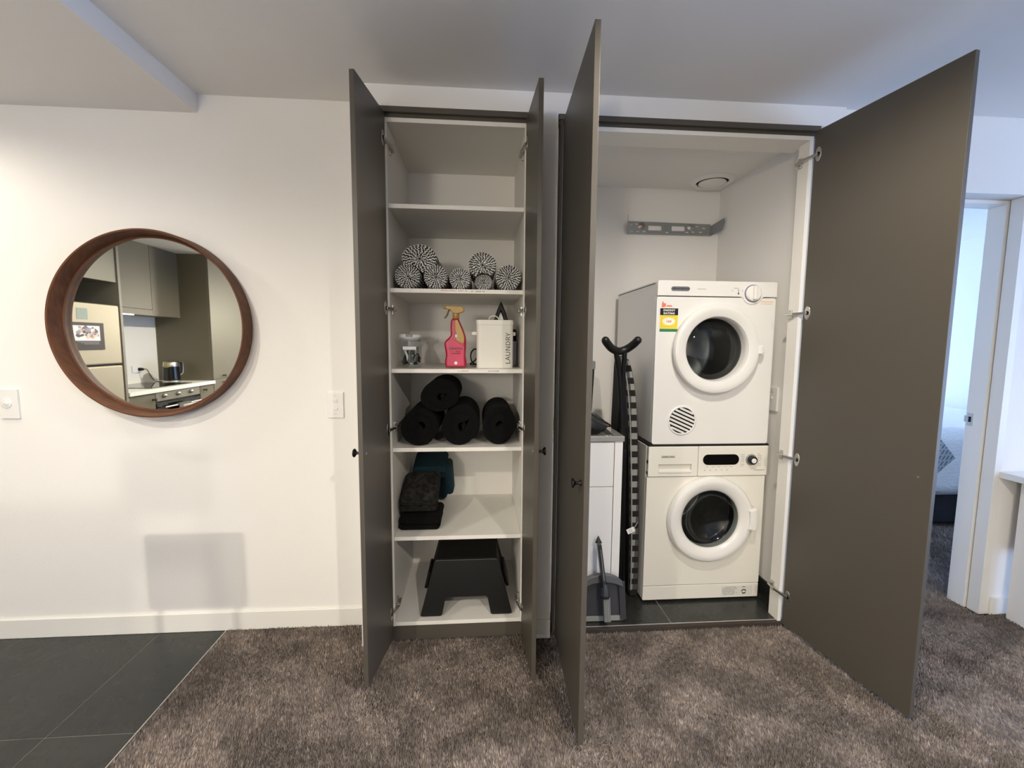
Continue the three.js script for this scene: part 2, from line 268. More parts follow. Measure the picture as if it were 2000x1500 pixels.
{
  const c = M.carcass, S = [1.941, 1.592, 1.247, 0.897, 0.489];
  part(tall, 'side_panel', rbox(-0.398, -0.380, 0.07, 2.28, -0.43, 0.134, 0.001), c); part(tall, 'side_panel', rbox(0.191, 0.209, 0.07, 2.28, -0.43, 0.134, 0.001), c);
  part(tall, 'top_panel', rbox(-0.380, 0.191, 2.262, 2.28, -0.42, 0.134, 0.001), c); part(tall, 'bottom_panel', rbox(-0.380, 0.191, 0.072, 0.09, -0.42, 0.134, 0.001), c);
  part(tall, 'back_panel', box(-0.380, 0.191, 0.07, 2.28, -0.43, -0.418), c);
  for (const y of S) part(tall, 'shelf', rbox(-0.3795, 0.1905, y - 0.018, y, -0.418, 0.124, 0.001), c);
  part(tall, 'kickboard', rbox(-0.398, 0.209, 0.0, 0.071, 0.112, 0.130, 0.001), M.door);
  part(tall, 'top_filler', [rbox(-0.412, 0.211, 2.294, 2.316, 0.134, 0.152, 0.001), box(-0.412, 0.211, 2.28, 2.316, 0.10, 0.134)], M.door);
  const strip = std('#f4f2ec', 0.6), ink = std('#6f6c68', 0.6), pink = std('#c9706c', 0.6);
  for (const [x0, x1, y, m] of [[-0.095, -0.035, 1.2385, ink], [0.035, 0.095, 1.2385, ink], [-0.17, -0.045, 1.5845, pink], [-0.04, 0.03, 1.5835, ink]]) {
    const s = part(tall, 'shelf_label', box(x0, x1, y - 0.004, y + 0.004, 0.124, 0.1244), strip), k = []; for (let x = x0 + 0.004; x < x1 - 0.006; x += 0.005) if (rnd() > 0.2) k.push(box(x, x + 0.0034, y - 0.0016, y + 0.0012 + 0.0012 * rnd(), 0.1244, 0.1246));
    part(s, 'print', k, m);
  }
  const L = hingedDoor(tall, [-0.386, 0.145], [-0.428, 0.432], 0.022, 2.292, 1), R = hingedDoor(tall, [0.195, 0.145], [0.2085, 0.4365], 0.022, 2.292, -1);
  knob(L, L.userData.L - 0.03, 0.945); knob(R, R.userData.L - 0.03, 0.947);
  for (const [y, t] of [[2.185, -0.022], [1.505, -0.004], [0.985, 0.004], [0.15, 0.02]]) { hinge(L, y, -0.380, 1, t); hinge(R, y, 0.191, -1, t); }
}
const laundry = thing('laundry_cupboard', 'wide built-in laundry cupboard with two open grey doors around stacked machines', 'cupboard', [0.9, 0, 0.08]);
{
  const c = M.carcass;
  part(laundry, 'side_panel', rbox(1.4526, 1.4706, 0.0215, 2.2615, 0.066, 0.134, 0.001), c); part(laundry, 'side_panel', rbox(0.351, 0.369, 0.0215, 2.2615, 0.066, 0.134, 0.001), c);
  part(laundry, 'top_panel', rbox(0.351, 1.4706, 2.262, 2.28, 0.0, 0.134, 0.001), c);
  part(laundry, 'side_filler', rbox(0.3385, 0.3495, 0.0215, 2.292, 0.10, 0.152, 0.001), M.door);
  part(laundry, 'top_filler', [rbox(0.332, 1.4875, 2.294, 2.316, 0.134, 0.152, 0.001), box(0.332, 1.4875, 2.2805, 2.3155, 0.10, 0.1335)], M.door);
  const L = hingedDoor(laundry, [0.369, 0.15], [0.349, 0.731], 0.022, 2.292, 1), R = hingedDoor(laundry, [1.463, 0.15], [1.551, 0.705], 0.022, 2.292, -1);
  knob(L, L.userData.L - 0.045, 0.91); knob(R, R.userData.L - 0.045, 0.905);
  for (const [y, t] of [[2.19, -0.014], [1.507, -0.004], [0.835, 0.006], [0.165, 0.022]]) { hinge(L, y, 0.369, 1, t); hinge(R, y, 1.4526, -1, t); }
}

// ---------------------------------------------------------------- mirror and wall plates
{
  const cx = -1.405, cy = 1.427, t = thing('wall_mirror', 'round wall mirror in a deep walnut drum frame', 'mirror', [cx, cy, 0]);
  const wood = M.walnut; wood.map.repeat.set(5, 0.22);
  part(t, 'frame', latheZ([[0.30, 0.001], [0.394, 0.001], [0.397, 0.004], [0.397, 0.078], [0.3955, 0.0805], [0.390, 0.0805], [0.3885, 0.078], [0.3855, 0.060], [0.3815, 0.0215], [0.37, 0.0212]], cx, cy, 0, 128), wood);
  part(t, 'mirror_glass', new THREE.CylinderGeometry(0.3825, 0.3825, 0.005, 96).rotateX(Math.PI / 2).translate(cx, cy, 0.0185), M.mirror);
}
{
  const t = thing('dimmer_plate', 'white dimmer plate with a round dial at the left edge of the photo', 'switch', [-2.0415, 1.08, 0]);
  part(t, 'plate', rbox(-2.079, -2.004, 1.016, 1.145, 0, 0.010, 0.002, 2), M.white);
  part(t, 'dial', latheZ([[0.021, 0], [0.021, 0.003], [0.015, 0.004], [0.0145, 0.0015], [0.012, 0.0015], [0.0115, 0.006], [0, 0.0065]], -2.048, 1.084, 0.010, 40), M.white);
  const s = thing('light_switch', 'white double light switch beside the tall cupboard', 'switch', [-0.6575, 1.0725, 0]);
  part(s, 'plate', rbox(-0.693, -0.622, 1.013, 1.132, 0, 0.009, 0.002, 2), M.white);
  for (const y of [1.094, 1.056]) part(s, 'rocker', [rbox(-0.667, -0.648, y - 0.007, y + 0.007, 0.0085, 0.0125, 0.002, 2)], M.trim);
  for (const y of [1.116, 1.032]) part(s, 'cover_slot', box(-0.663, -0.652, y - 0.0006, y + 0.0006, 0.0085, 0.0093), M.greyPlastic);
  const g = thing('power_outlet', 'white single power point on the laundry side wall beside the dryer', 'outlet', [1.53, 1.084, -0.108]);
  part(g, 'plate', rbox(1.518, 1.53, 1.022, 1.146, -0.146, -0.066, 0.002, 2), M.white);
  part(g, 'switch', rbox(1.5145, 1.519, 1.083, 1.097, -0.112, -0.1, 0.0015), M.trim);
  for (const [z, y] of [[-0.116, 1.118], [-0.100, 1.118], [-0.108, 1.128]]) part(g, 'socket_slot', box(1.5175, 1.5185, y - 0.005, y + 0.005, z - 0.001, z + 0.001), M.ink);
}
// ---------------------------------------------------------------- washing machine and dryer
const ringSector = (r0, r1, a0, a1, depth, cx, cy, z, bevel = 0.003) => { const s = new THREE.Shape(); s.absarc(0, 0, r1, a0, a1, false); s.absarc(0, 0, r0, a1, a0, true); return extrude(s, depth, bevel, 20).translate(cx, cy, z); };
const holed = (x0, x1, y0, y1, cx, cy, r, depth, z, rad = 0.012) => { const s = roundRect(x0, x1, y0, y1, rad), h = new THREE.Path(); h.absarc(cx, cy, r, 0, 2 * Math.PI, true); s.holes.push(h); return extrude(s, depth, 0.002, 64).translate(0, 0, z); };
const inkRows = (x0, x1, y, z, h, fill = 0.8) => { const g = []; let x = x0; while (x < x1) { const w = 0.003 + 0.006 * rnd(); if (rnd() < fill) g.push(box(x, Math.min(x + w, x1), y - h / 2, y + h / 2, z, z + 0.0003)); x += w + 0.0012; } return g.length ? g : [box(x0, x1, y - h / 2, y + h / 2, z, z + 0.0003)]; };
{
  const X0 = 0.849, X1 = 1.476, Y0 = 0.032, Y1 = 0.848, F = -0.058, cx = 1.182, cy = 0.470;
  const t = thing('washing_machine', 'white front-loading washing machine with a black display, below the dryer', 'washing machine', [1.1625, 0.02, -0.36]);
  part(t, 'body', [rbox(X0, X0 + 0.02, Y0, Y1, -0.66, F - 0.022, 0.006, 2), rbox(X1 - 0.02, X1, Y0, Y1, -0.66, F - 0.022, 0.006, 2), rbox(X0, X1, Y1 - 0.02, Y1, -0.66, F - 0.022, 0.004), box(X0 + 0.005, X1 - 0.005, Y0, Y1 - 0.01, -0.66, -0.64), box(X0 + 0.01, X1 - 0.01, Y0, Y0 + 0.01, -0.65, F - 0.02)], M.washer);
  part(t, 'front_panel', holed(X0, X1, 0.110, 0.690, cx, cy, 0.158, 0.018, F - 0.02, 0.004), M.washer);
  part(t, 'kick_panel', rbox(X0, X1, Y0, 0.107, F - 0.022, F, 0.003), M.washer);
  const cp = part(t, 'control_panel', rbox(1.112, X1 + 0.006, 0.693, Y1, F - 0.024, F + 0.007, 0.005, 2), M.washer);
  const dr = part(t, 'detergent_drawer', [rbox(X0 + 0.002, 1.110, 0.755, Y1, F - 0.024, F + 0.007, 0.004), rbox(X0 + 0.002, 1.110, 0.693, 0.722, F - 0.024, F + 0.007, 0.004), rbox(X0 + 0.002, 0.905, 0.70, 0.78, F - 0.024, F + 0.0069, 0.004), rbox(1.078, 1.110, 0.70, 0.78, F - 0.024, F + 0.0069, 0.004), rbox(0.90, 1.08, 0.71, 0.76, F - 0.03, F - 0.014, 0.002)], M.washer);
  part(dr, 'drawer_lip', rbox(0.905, 1.078, 0.712, 0.726, F, F + 0.011, 0.004, 2), M.white);
  part(dr, 'lettering', text('SAMSUNG', 0.0105, fontBold).translate(0.952, 0.796, F + 0.007), M.ink);
  part(cp, 'display', extrude(roundRect(1.135, 1.325, 0.752, 0.806, 0.0265), 0.002, 0.0006).translate(0, 0, F + 0.0068), phys('#050506', 0.08));
  const pr = []; for (let k = 0; k < 8; k++) pr.push(...inkRows(1.335, 1.356, 0.803 - 0.0085 * k, F + 0.007, 0.0026, 0.9)); for (let k = 0; k < 8; k++) pr.push(...inkRows(1.424, 1.446, 0.806 - 0.0085 * k, F + 0.007, 0.0026, 0.9));
  for (let k = 0; k < 5; k++) pr.push(...inkRows(1.15 + 0.032 * k, 1.166 + 0.032 * k, 0.741, F + 0.007, 0.0022, 0.9), ...inkRows(1.143 + 0.03 * k, 1.149 + 0.03 * k, 0.724, F + 0.007, 0.004, 1)); pr.push(...inkRows(1.413, 1.466, 0.722, F + 0.007, 0.004, 1));
  part(cp, 'panel_print', pr, M.inkPale);
  part(cp, 'dial', [latheZ([[0.029, 0], [0.029, 0.004], [0.025, 0.007], [0, 0.007]], 1.39, 0.777, F + 0.006, 40)], M.greyPlastic);
  part(cp, 'dial_knob', latheZ([[0.023, 0.006], [0.021, 0.024], [0.0185, 0.026], [0, 0.026]], 1.39, 0.777, F + 0.006, 40), phys('#101012', 0.25));
  part(cp, 'start_button', latheZ([[0.0125, 0.025], [0.0125, 0.029], [0.011, 0.03], [0, 0.03]], 1.39, 0.777, F + 0.006, 32), M.white);
  const st = part(t, 'sticker', box(1.275, 1.445, 0.042, 0.094, F, F + 0.0004), std('#dcdad2', 0.4)), sp = [];
  for (let k = 0; k < 6; k++) sp.push(...inkRows(1.28, 1.365 - 0.02 * rnd(), 0.089 - 0.008 * k, F + 0.0004, 0.0032, 0.85)); part(st, 'print', sp, M.inkPale);
  part(st, 'emblem', [ringSector(0.010, 0.0155, 0.4, 2.9, 0.0003, 1.398, 0.06, F + 0.0004, 0), ringSector(0.006, 0.012, 3.6, 6.0, 0.0003, 1.398, 0.062, F + 0.0004, 0), box(1.388, 1.405, 0.087, 0.090, F + 0.0004, F + 0.0007)], M.ink);
  const d = part(t, 'door', crisp([[0.150, -0.02], [0.149, 0.010], [0.152, 0.022], [0.157, 0.028], [0.170, 0.035], [0.190, 0.041], [0.204, 0.0415], [0.215, 0.037], [0.2225, 0.026], [0.224, 0.012], [0.222, 0.002], [0.15, 0.001]], cx, cy, F, 96), M.white);
  part(d, 'door_glass', latheZ([[0, -0.050], [0.04, -0.0485], [0.08, -0.042], [0.115, -0.026], [0.138, -0.006], [0.1500, 0.018]], cx, cy, F, 72), M.glassDark, 'dark bowl-shaped door glass');
  part(d, 'door_handle', ringSector(0.196, 0.236, -0.24, 0.26, 0.02, cx, cy, F + 0.028, 0.005), M.white);
  part(t, 'door_seal', latheZ([[0.158, -0.005], [0.150, -0.03], [0.165, -0.05], [0.16, -0.08], [0.19, -0.1]], cx, cy, F, 64), M.rubber);
  part(t, 'drum', latheZ([[0.16, -0.09], [0.23, -0.095], [0.24, -0.12], [0.24, -0.5], [0.22, -0.53], [0, -0.53]], cx, cy, F, 64), M.drum);
  part(t, 'foot', [cyl([X0 + 0.06, 0.02, -0.12], [X0 + 0.06, 0.034, -0.12], 0.022)], M.rubber); part(t, 'foot', [cyl([X1 - 0.06, 0.02, -0.12], [X1 - 0.06, 0.034, -0.12], 0.022)], M.rubber);
  part(t, 'foot', [cyl([X0 + 0.06, 0.02, -0.58], [X0 + 0.06, 0.034, -0.58], 0.022)], M.rubber); part(t, 'foot', [cyl([X1 - 0.06, 0.02, -0.58], [X1 - 0.06, 0.034, -0.58], 0.022)], M.rubber);
  single('stacking_mat', [rbox(0.852, 1.486, 0.8482, 0.8575, -0.66, -0.056, 0.003)], M.rubber, 'thin black rubber mat sandwiched between the dryer and the washing machine', 'mat', [1.17, 0.848, -0.36]);
}
{
  const X0 = 0.868, X1 = 1.479, Y0 = 0.858, Y1 = 1.673, F = -0.062, cx = 1.166, cy = 1.339;
  const t = thing('clothes_dryer', 'white clothes dryer with a round dial and slatted vent, stacked on the washing machine', 'dryer', [1.1735, 0.8578, -0.36]);
  part(t, 'body', [rbox(X0, X0 + 0.02, Y0, Y1, -0.68, F - 0.018, 0.01, 2), rbox(X1 - 0.02, X1, Y0, Y1, -0.68, F - 0.018, 0.01, 2), rbox(X0, X1, Y1 - 0.02, Y1, -0.68, F - 0.018, 0.006), box(X0 + 0.005, X1 - 0.005, Y0, Y1 - 0.01, -0.68, -0.66), box(X0 + 0.01, X1 - 0.01, Y0, Y0 + 0.012, -0.67, F - 0.02)], M.white);
  part(t, 'front_panel', holed(X0, X1, Y0, 1.595, cx, cy, 0.156, 0.016, F - 0.018, 0.012), M.white);
  const s = new THREE.Shape(), kx = 1.352, ky = 1.616; s.moveTo(X0, 1.599); s.lineTo(kx - 0.062, 1.599); s.quadraticCurveTo(kx - 0.052, 1.597, kx - 0.047, 1.59); s.absarc(kx, ky, 0.054, Math.PI * 1.17, Math.PI * 1.83, false); s.quadraticCurveTo(kx + 0.052, 1.597, kx + 0.062, 1.599); s.lineTo(X1, 1.599); s.lineTo(X1, Y1 - 0.008); s.quadraticCurveTo(X1, Y1, X1 - 0.008, Y1); s.lineTo(X0 + 0.012, Y1); s.quadraticCurveTo(X0, Y1, X0, Y1 - 0.012); s.lineTo(X0, 1.599);
  const cp = part(t, 'control_panel', extrude(s, 0.021, 0.0025).translate(0, 0, F - 0.018), M.white);
  part(cp, 'dial_ring', latheZ([[0.0425, 0], [0.0425, 0.004], [0.040, 0.005], [0.0395, 0.001]], kx, ky, F + 0.004, 56), std('#5b5f8e', 0.4), 'thin blue ring around the dial');
  part(cp, 'dial', [latheZ([[0.0395, 0], [0.0385, 0.012], [0.034, 0.015], [0, 0.0155]], kx, ky, F + 0.004, 56), rbox(kx - 0.009, kx + 0.009, ky - 0.032, ky + 0.034, F + 0.016, F + 0.034, 0.006, 2)], M.white);
  part(cp, 'badge', extrude(roundRect(0.934, 1.028, 1.622, 1.644, 0.0108), 0.0025, 0.001).translate(0, 0, F + 0.004), std('#8f9092', 0.35, { metalness: 0.7 }));
  part(cp, 'lettering', [text('Westinghouse', 0.0085, fontBold).translate(0.987, 1.633, F + 0.0078), ringSector(0.0032, 0.0052, 0, 6.283, 0.0005, 0.943, 1.633, F + 0.0078, 0)], M.ink);
  part(cp, 'panel_print', inkRows(1.068, 1.112, 1.633, F + 0.0055, 0.0025, 0.9), M.inkPale);
  part(cp, 'dial_print', [...inkRows(1.252, 1.285, 1.640, F + 0.0055, 0.0026, 0.85), ...[[1.245, 1.628], [1.296, 1.628]].map(([x, y]) => box(x - 0.002, x + 0.002, y - 0.002, y + 0.002, F + 0.0055, F + 0.0058))], M.inkPale);
  part(cp, 'print_mark', [box(1.2765, 1.2785, 1.616, 1.636, F + 0.0055, F + 0.0058), ringSector(0.0005, 0.004, 0, 6.28, 0.0003, 1.2775, 1.614, F + 0.0055, 0)], M.ink);
  const e = canvasTex(256, 384, (c, w, h) => { c.fillStyle = '#101010'; c.fillRect(0, 0, w, 112); c.fillStyle = '#fff'; c.font = 'bold 44px sans-serif'; c.textAlign = 'center'; c.fillText('ENERGY', w / 2, 48); c.fillText('RATING', w / 2, 98); c.fillStyle = '#f0d84a'; c.fillRect(0, 112, w, 226); c.fillStyle = '#f7f3e0'; c.beginPath(); c.ellipse(w / 2, 215, 90, 62, 0, 0, 7); c.fill(); c.fillStyle = '#c2564a'; c.font = 'bold 46px sans-serif'; c.fillText('168', w / 2, 232); c.strokeStyle = '#d8b93a'; c.lineWidth = 5; c.strokeRect(24, 135, w - 48, 165); c.fillStyle = '#2f7f5e'; c.fillRect(0, 338, w, 46); });
  part(t, 'energy_label', new THREE.PlaneGeometry(0.091, 0.114).translate(0.931, 1.481, F + 0.0006), std('#ffffff', 0.4, { map: e }), 'energy rating sticker in black, yellow and green');
  part(t, 'star_sticker', [extrude(shape([[0.892, 1.541], [0.893, 1.562], [0.898, 1.574], [0.903, 1.562], [0.914, 1.562], [0.912, 1.545]]), 0.0004).translate(0, 0, F), box(0.916, 0.945, 1.546, 1.553, F, F + 0.0004)], std('#e8805e', 0.5));
  part(t, 'small_sticker', inkRows(1.402, 1.462, 1.577, F, 0.007, 0.9).concat(inkRows(1.402, 1.462, 1.566, F, 0.005, 0.9)), std('#ecc9a4', 0.5));
  const d = part(t, 'door', crisp([[0.153, -0.016], [0.1535, 0.012], [0.157, 0.034], [0.161, 0.0395], [0.166, 0.0415], [0.190, 0.046], [0.205, 0.0465], [0.2135, 0.043], [0.218, 0.036], [0.2185, 0.026], [0.213, 0.016], [0.212, 0.002], [0.153, 0.001]], cx, cy, F, 96), M.white);
  part(d, 'door_glass', latheZ([[0, 0.016], [0.05, 0.0145], [0.10, 0.009], [0.135, -0.002], [0.153, -0.012]], cx, cy, F, 72), M.glassDark, 'dark domed door glass');
  part(d, 'door_latch', [rbox(1.372, 1.397, 1.315, 1.362, F + 0.02, F + 0.052, 0.008, 2), rbox(1.392, 1.408, 1.322, 1.35, F + 0.018, F + 0.044, 0.006, 2)], M.white);
  part(t, 'drum', latheZ([[0.156, -0.018], [0.165, -0.05], [0.20, -0.056], [0.205, -0.085], [0.262, -0.09], [0.27, -0.11], [0.262, -0.15], [0.27, -0.19], [0.262, -0.25], [0.27, -0.30], [0.262, -0.38], [0.27, -0.46], [0.25, -0.52], [0.12, -0.53], [0.11, -0.515], [0, -0.515]], cx, cy, F, 72), M.drum);
  for (let k = 0; k < 3; k++) { const a = 0.6 + k * 2.094; part(t, 'drum_paddle', bar([cx + 0.235 * Math.cos(a), cy + 0.235 * Math.sin(a), F - 0.12], [cx + 0.235 * Math.cos(a), cy + 0.235 * Math.sin(a), F - 0.5], 0.05, 0.05), M.greyPlastic); }
  const vx = 1.020, vy = 0.980, vr = 0.066, v = part(t, 'vent', [latheZ([[vr, 0], [vr, 0.004], [vr + 0.004, 0.005], [vr + 0.009, 0.003], [vr + 0.01, 0]], vx, vy, F, 56)], M.white);
  part(v, 'vent_back', latheZ([[vr, 0.0006], [0, 0.0006]], vx, vy, F, 48), M.rubber);
  for (let k = -3; k <= 3; k++) { const o = k * 0.0178, h = Math.sqrt(Math.max(0, vr * vr - o * o)) - 0.001, a = -0.42; if (h < 0.012) continue; part(v, 'slat', rbox(-h, h, o - 0.0053, o + 0.0053, 0.0005, 0.0045, 0.0015).rotateZ(a).translate(vx, vy, F), M.white); }
}
// ---------------------------------------------------------------- laundry tub, bucket, mop, ironing board, dustpan, bracket, vent
{
  const t = thing('laundry_tub', 'white laundry tub cabinet with a stainless steel top left of the washing machine', 'sink', [0.525, 0.02, -0.28]);
  part(t, 'cabinet', [rbox(0.35, 0.368, 0.02, 0.888, -0.54, -0.004, 0.001), rbox(0.660, 0.700, 0.02, 0.888, -0.54, -0.001, 0.001), box(0.36, 0.69, 0.02, 0.88, -0.54, -0.53), box(0.36, 0.69, 0.05, 0.065, -0.53, -0.02), box(0.36, 0.69, 0.02, 0.05, -0.06, -0.03)], M.white);
  part(t, 'drawer_front', rbox(0.37, 0.657, 0.664, 0.885, -0.019, -0.001, 0.0015), M.white); part(t, 'door', rbox(0.37, 0.657, 0.055, 0.661, -0.019, -0.001, 0.0015), M.white);
  part(t, 'screw_cap', new THREE.CylinderGeometry(0.004, 0.004, 0.003, 12).rotateZ(Math.PI / 2).translate(0.7012, 0.765, -0.02), M.steel);
  part(t, 'steel_top', [rbox(0.345, 0.706, 0.889, 0.916, -0.03, 0.006, 0.003, 2), rbox(0.345, 0.706, 0.889, 0.916, -0.56, -0.50, 0.003, 2), rbox(0.345, 0.385, 0.889, 0.9158, -0.51, -0.02, 0.003, 2), rbox(0.666, 0.706, 0.889, 0.9158, -0.51, -0.02, 0.003, 2)], M.steelBrush);
  part(t, 'basin', [box(0.384, 0.388, 0.70, 0.905, -0.505, -0.025), box(0.663, 0.667, 0.70, 0.905, -0.505, -0.025), box(0.384, 0.667, 0.70, 0.905, -0.505, -0.501), box(0.384, 0.667, 0.70, 0.905, -0.03, -0.026), box(0.384, 0.667, 0.696, 0.70, -0.505, -0.025)], M.steelBrush);
}
{
  const g = lathe([[0, 0], [0.045, 0], [0.05, 0.005], [0.118, 0.245], [0.128, 0.247], [0.131, 0.279], [0.125, 0.283], [0.114, 0.252], [0.046, 0.012], [0, 0.009]], 64);
  g.scale(0.95, 1, 0.95).rotateX(0.16).rotateZ(-0.5).translate(0.436, 0.754, -0.235);
  const t = thing('bucket', 'dark grey plastic bucket tilted in the steel laundry basin', 'bucket', [0.442, 0.702, -0.235]);
  part(t, 'shell', g, std('#3c3d3f', 0.35)); part(t, 'handle', tube([[0.530, 1.03, -0.075], [0.60, 0.99, -0.045], [0.655, 0.955, -0.075], [0.672, 0.935, -0.15]], 0.0045, 24, 8), M.blackPlastic);
}
{
  const t = thing('mop', 'black mop handle with grey end cap standing behind the laundry tub', 'mop', [0.60, 0.02, -0.60]);
  part(t, 'pole', cyl([0.66, 0.06, -0.615], [0.7055, 1.205, -0.62], 0.007), M.blackPlastic); part(t, 'end_cap', [cyl([0.7055, 1.205, -0.62], [0.7075, 1.245, -0.62], 0.012, 0.011), new THREE.SphereGeometry(0.011, 14, 8).translate(0.7075, 1.245, -0.62)], M.greyPlastic);
  part(t, 'mop_head', rbox(0.47, 0.73, 0.02, 0.065, -0.64, -0.57, 0.015, 2), std('#9a9a9c', 0.9));
}
{
  const t = thing('ironing_board', 'folded ironing board with gingham cover standing upright between tub and washing machine', 'ironing board', [0.79, 0.02, -0.3]);
  const lean = (g) => { const p = g.attributes.position; for (let i = 0; i < p.count; i++) p.setX(i, p.getX(i) + 0.034 * (1.3 - p.getY(i)) - 0.012 * Math.max(0, (p.getY(i) - 1.05) / 0.25) ** 2); g.computeVertexNormals(); return g; };
  // the board's outline in depth and height: nose at the top, wide tail
  const out = (o) => { const s = new THREE.Shape(); s.moveTo(-0.44 + o, 0.03 + o); s.lineTo(-0.115 - o, 0.03 + o); s.bezierCurveTo(-0.085 - o, 0.25, -0.09 - o, 0.72, -0.118 - o, 0.95); s.bezierCurveTo(-0.135 - o, 1.1, -0.16 - o, 1.20, -0.20 - o, 1.26 - o); s.bezierCurveTo(-0.23, 1.31 - o, -0.30, 1.31 - o, -0.33, 1.26 - o); s.bezierCurveTo(-0.37 + o, 1.2, -0.42 + o, 1.0, -0.44 + o, 0.8); s.lineTo(-0.44 + o, 0.03 + o); return s; };
  const board = (s, x0, d, bev) => { const g = new THREE.ExtrudeGeometry(s, { depth: d, bevelEnabled: true, bevelThickness: bev, bevelSize: bev, bevelOffset: -bev, bevelSegments: 3, curveSegments: 40 }); // (u, v, w) -> (x = x0 + w, y = v, z = u)
    g.applyMatrix4(new THREE.Matrix4().set(0, 0, 1, x0, 0, 1, 0, 0, 1, 0, 0, 0, 0, 0, 0, 1)); const q = g.index ? g.toNonIndexed() : g, p = q.attributes.position; for (let i = 0; i < p.count; i += 3) { const a = [p.getX(i), p.getY(i), p.getZ(i)]; p.setXYZ(i, p.getX(i + 1), p.getY(i + 1), p.getZ(i + 1)); p.setXYZ(i + 1, ...a); } return metric(lean(q)); };
  const check = canvasTex(256, 256, (c, w) => { c.fillStyle = '#8b8a86'; c.fillRect(0, 0, w, w); c.fillStyle = 'rgba(6,6,7,0.93)'; c.fillRect(0, 0, w / 2, w); c.fillRect(0, 0, w, w / 2); c.fillStyle = '#47464a'; c.fillRect(w / 2, 0, w / 2, w / 2); c.fillRect(0, w / 2, w / 2, w / 2); c.fillStyle = '#0b0b0c'; c.fillRect(0, 0, w / 2, w / 2); c.fillStyle = '#141314'; c.fillRect(0, 0, w, w / 2); });
  check.wrapS = check.wrapT = THREE.RepeatWrapping; check.repeat.set(16, 16);
  part(t, 'cover', board(out(0), 0.766, 0.026, 0.010), std('#ffffff', 0.95, { map: check, bumpMap: repeat(clothBump, 5), bumpScale: 0.001 }), 'black and grey gingham cover');
  part(t, 'underside', board(out(0.012), 0.753, 0.012, 0.002), M.rubber);
  const edge = out(0.003).getPoints(24).filter((p) => p.x > -0.24 && p.y > 0.06).map((p) => [0.762 + 0.034 * (1.3 - p.y) - 0.012 * Math.max(0, (p.y - 1.05) / 0.25) ** 2, p.y, p.x + 0.003]);
  part(t, 'hem_cord', tube(edge, 0.0035, 90, 8), std('#8e8c88', 0.9));
  part(t, 'foot_bar', tube([[0.604, 1.378, -0.02], [0.618, 1.362, -0.03], [0.648, 1.338, -0.05], [0.688, 1.326, -0.07], [0.724, 1.336, -0.07], [0.750, 1.358, -0.05], [0.766, 1.380, -0.03]], 0.0195, 48, 14), M.blackPlastic);
  part(t, 'leg', tube([[0.672, 1.32, -0.065], [0.700, 1.18, -0.08], [0.722, 0.95, -0.09], [0.736, 0.5, -0.1], [0.744, 0.05, -0.11]], 0.0125, 40, 12), M.blackMetal); part(t, 'leg', tube([[0.716, 1.32, -0.068], [0.718, 1.18, -0.085], [0.738, 0.95, -0.1], [0.752, 0.5, -0.11], [0.766, 0.05, -0.12]], 0.0125, 40, 12), M.blackMetal);
  part(t, 'leg', tube([[0.735, 1.14, -0.16], [0.75, 0.6, -0.22], [0.766, 0.04, -0.16]], 0.011, 30, 10), M.blackMetal); part(t, 'leg', tube([[0.738, 0.84, -0.36], [0.748, 0.6, -0.32], [0.758, 0.04, -0.40]], 0.011, 30, 10), M.blackMetal);
  for (const g of [cyl([0.745, 0.62, -0.10], [0.753, 0.62, -0.36], 0.009), cyl([0.765, 0.08, -0.11], [0.762, 0.08, -0.40], 0.009), bar([0.735, 0.80, -0.09], [0.752, 0.80, -0.36], 0.03, 0.05)]) part(t, 'cross_bar', g, M.blackMetal);
  part(t, 'height_rack', rbox(0.742, 0.752, 0.80, 1.10, -0.13, -0.105, 0.004), std('#232325', 0.5));
  const tag = part(t, 'care_label', rbox(-0.0205, 0.0205, -0.0135, 0.0135, 0, 0.0012, 0.0005).rotateZ(0.42).translate(0.772, 0.415, -0.052), std('#e9e8e4', 0.8), 'small white care label'), k = [];
  for (let i = 0; i < 4; i++) k.push(box(-0.013, 0.010 - 0.004 * rnd(), 0.007 - i * 0.0048, 0.0086 - i * 0.0048, 0.0012, 0.0014)); part(tag, 'print', merge(k).rotateZ(0.42).translate(0.772, 0.415, -0.052), M.inkPale);
  part(t, 'label_thread', tube([[0.79, 0.428, -0.052], [0.806, 0.436, -0.07], [0.822, 0.44, -0.092]], 0.0012, 10, 6), std('#cfcdc8', 0.9));
}
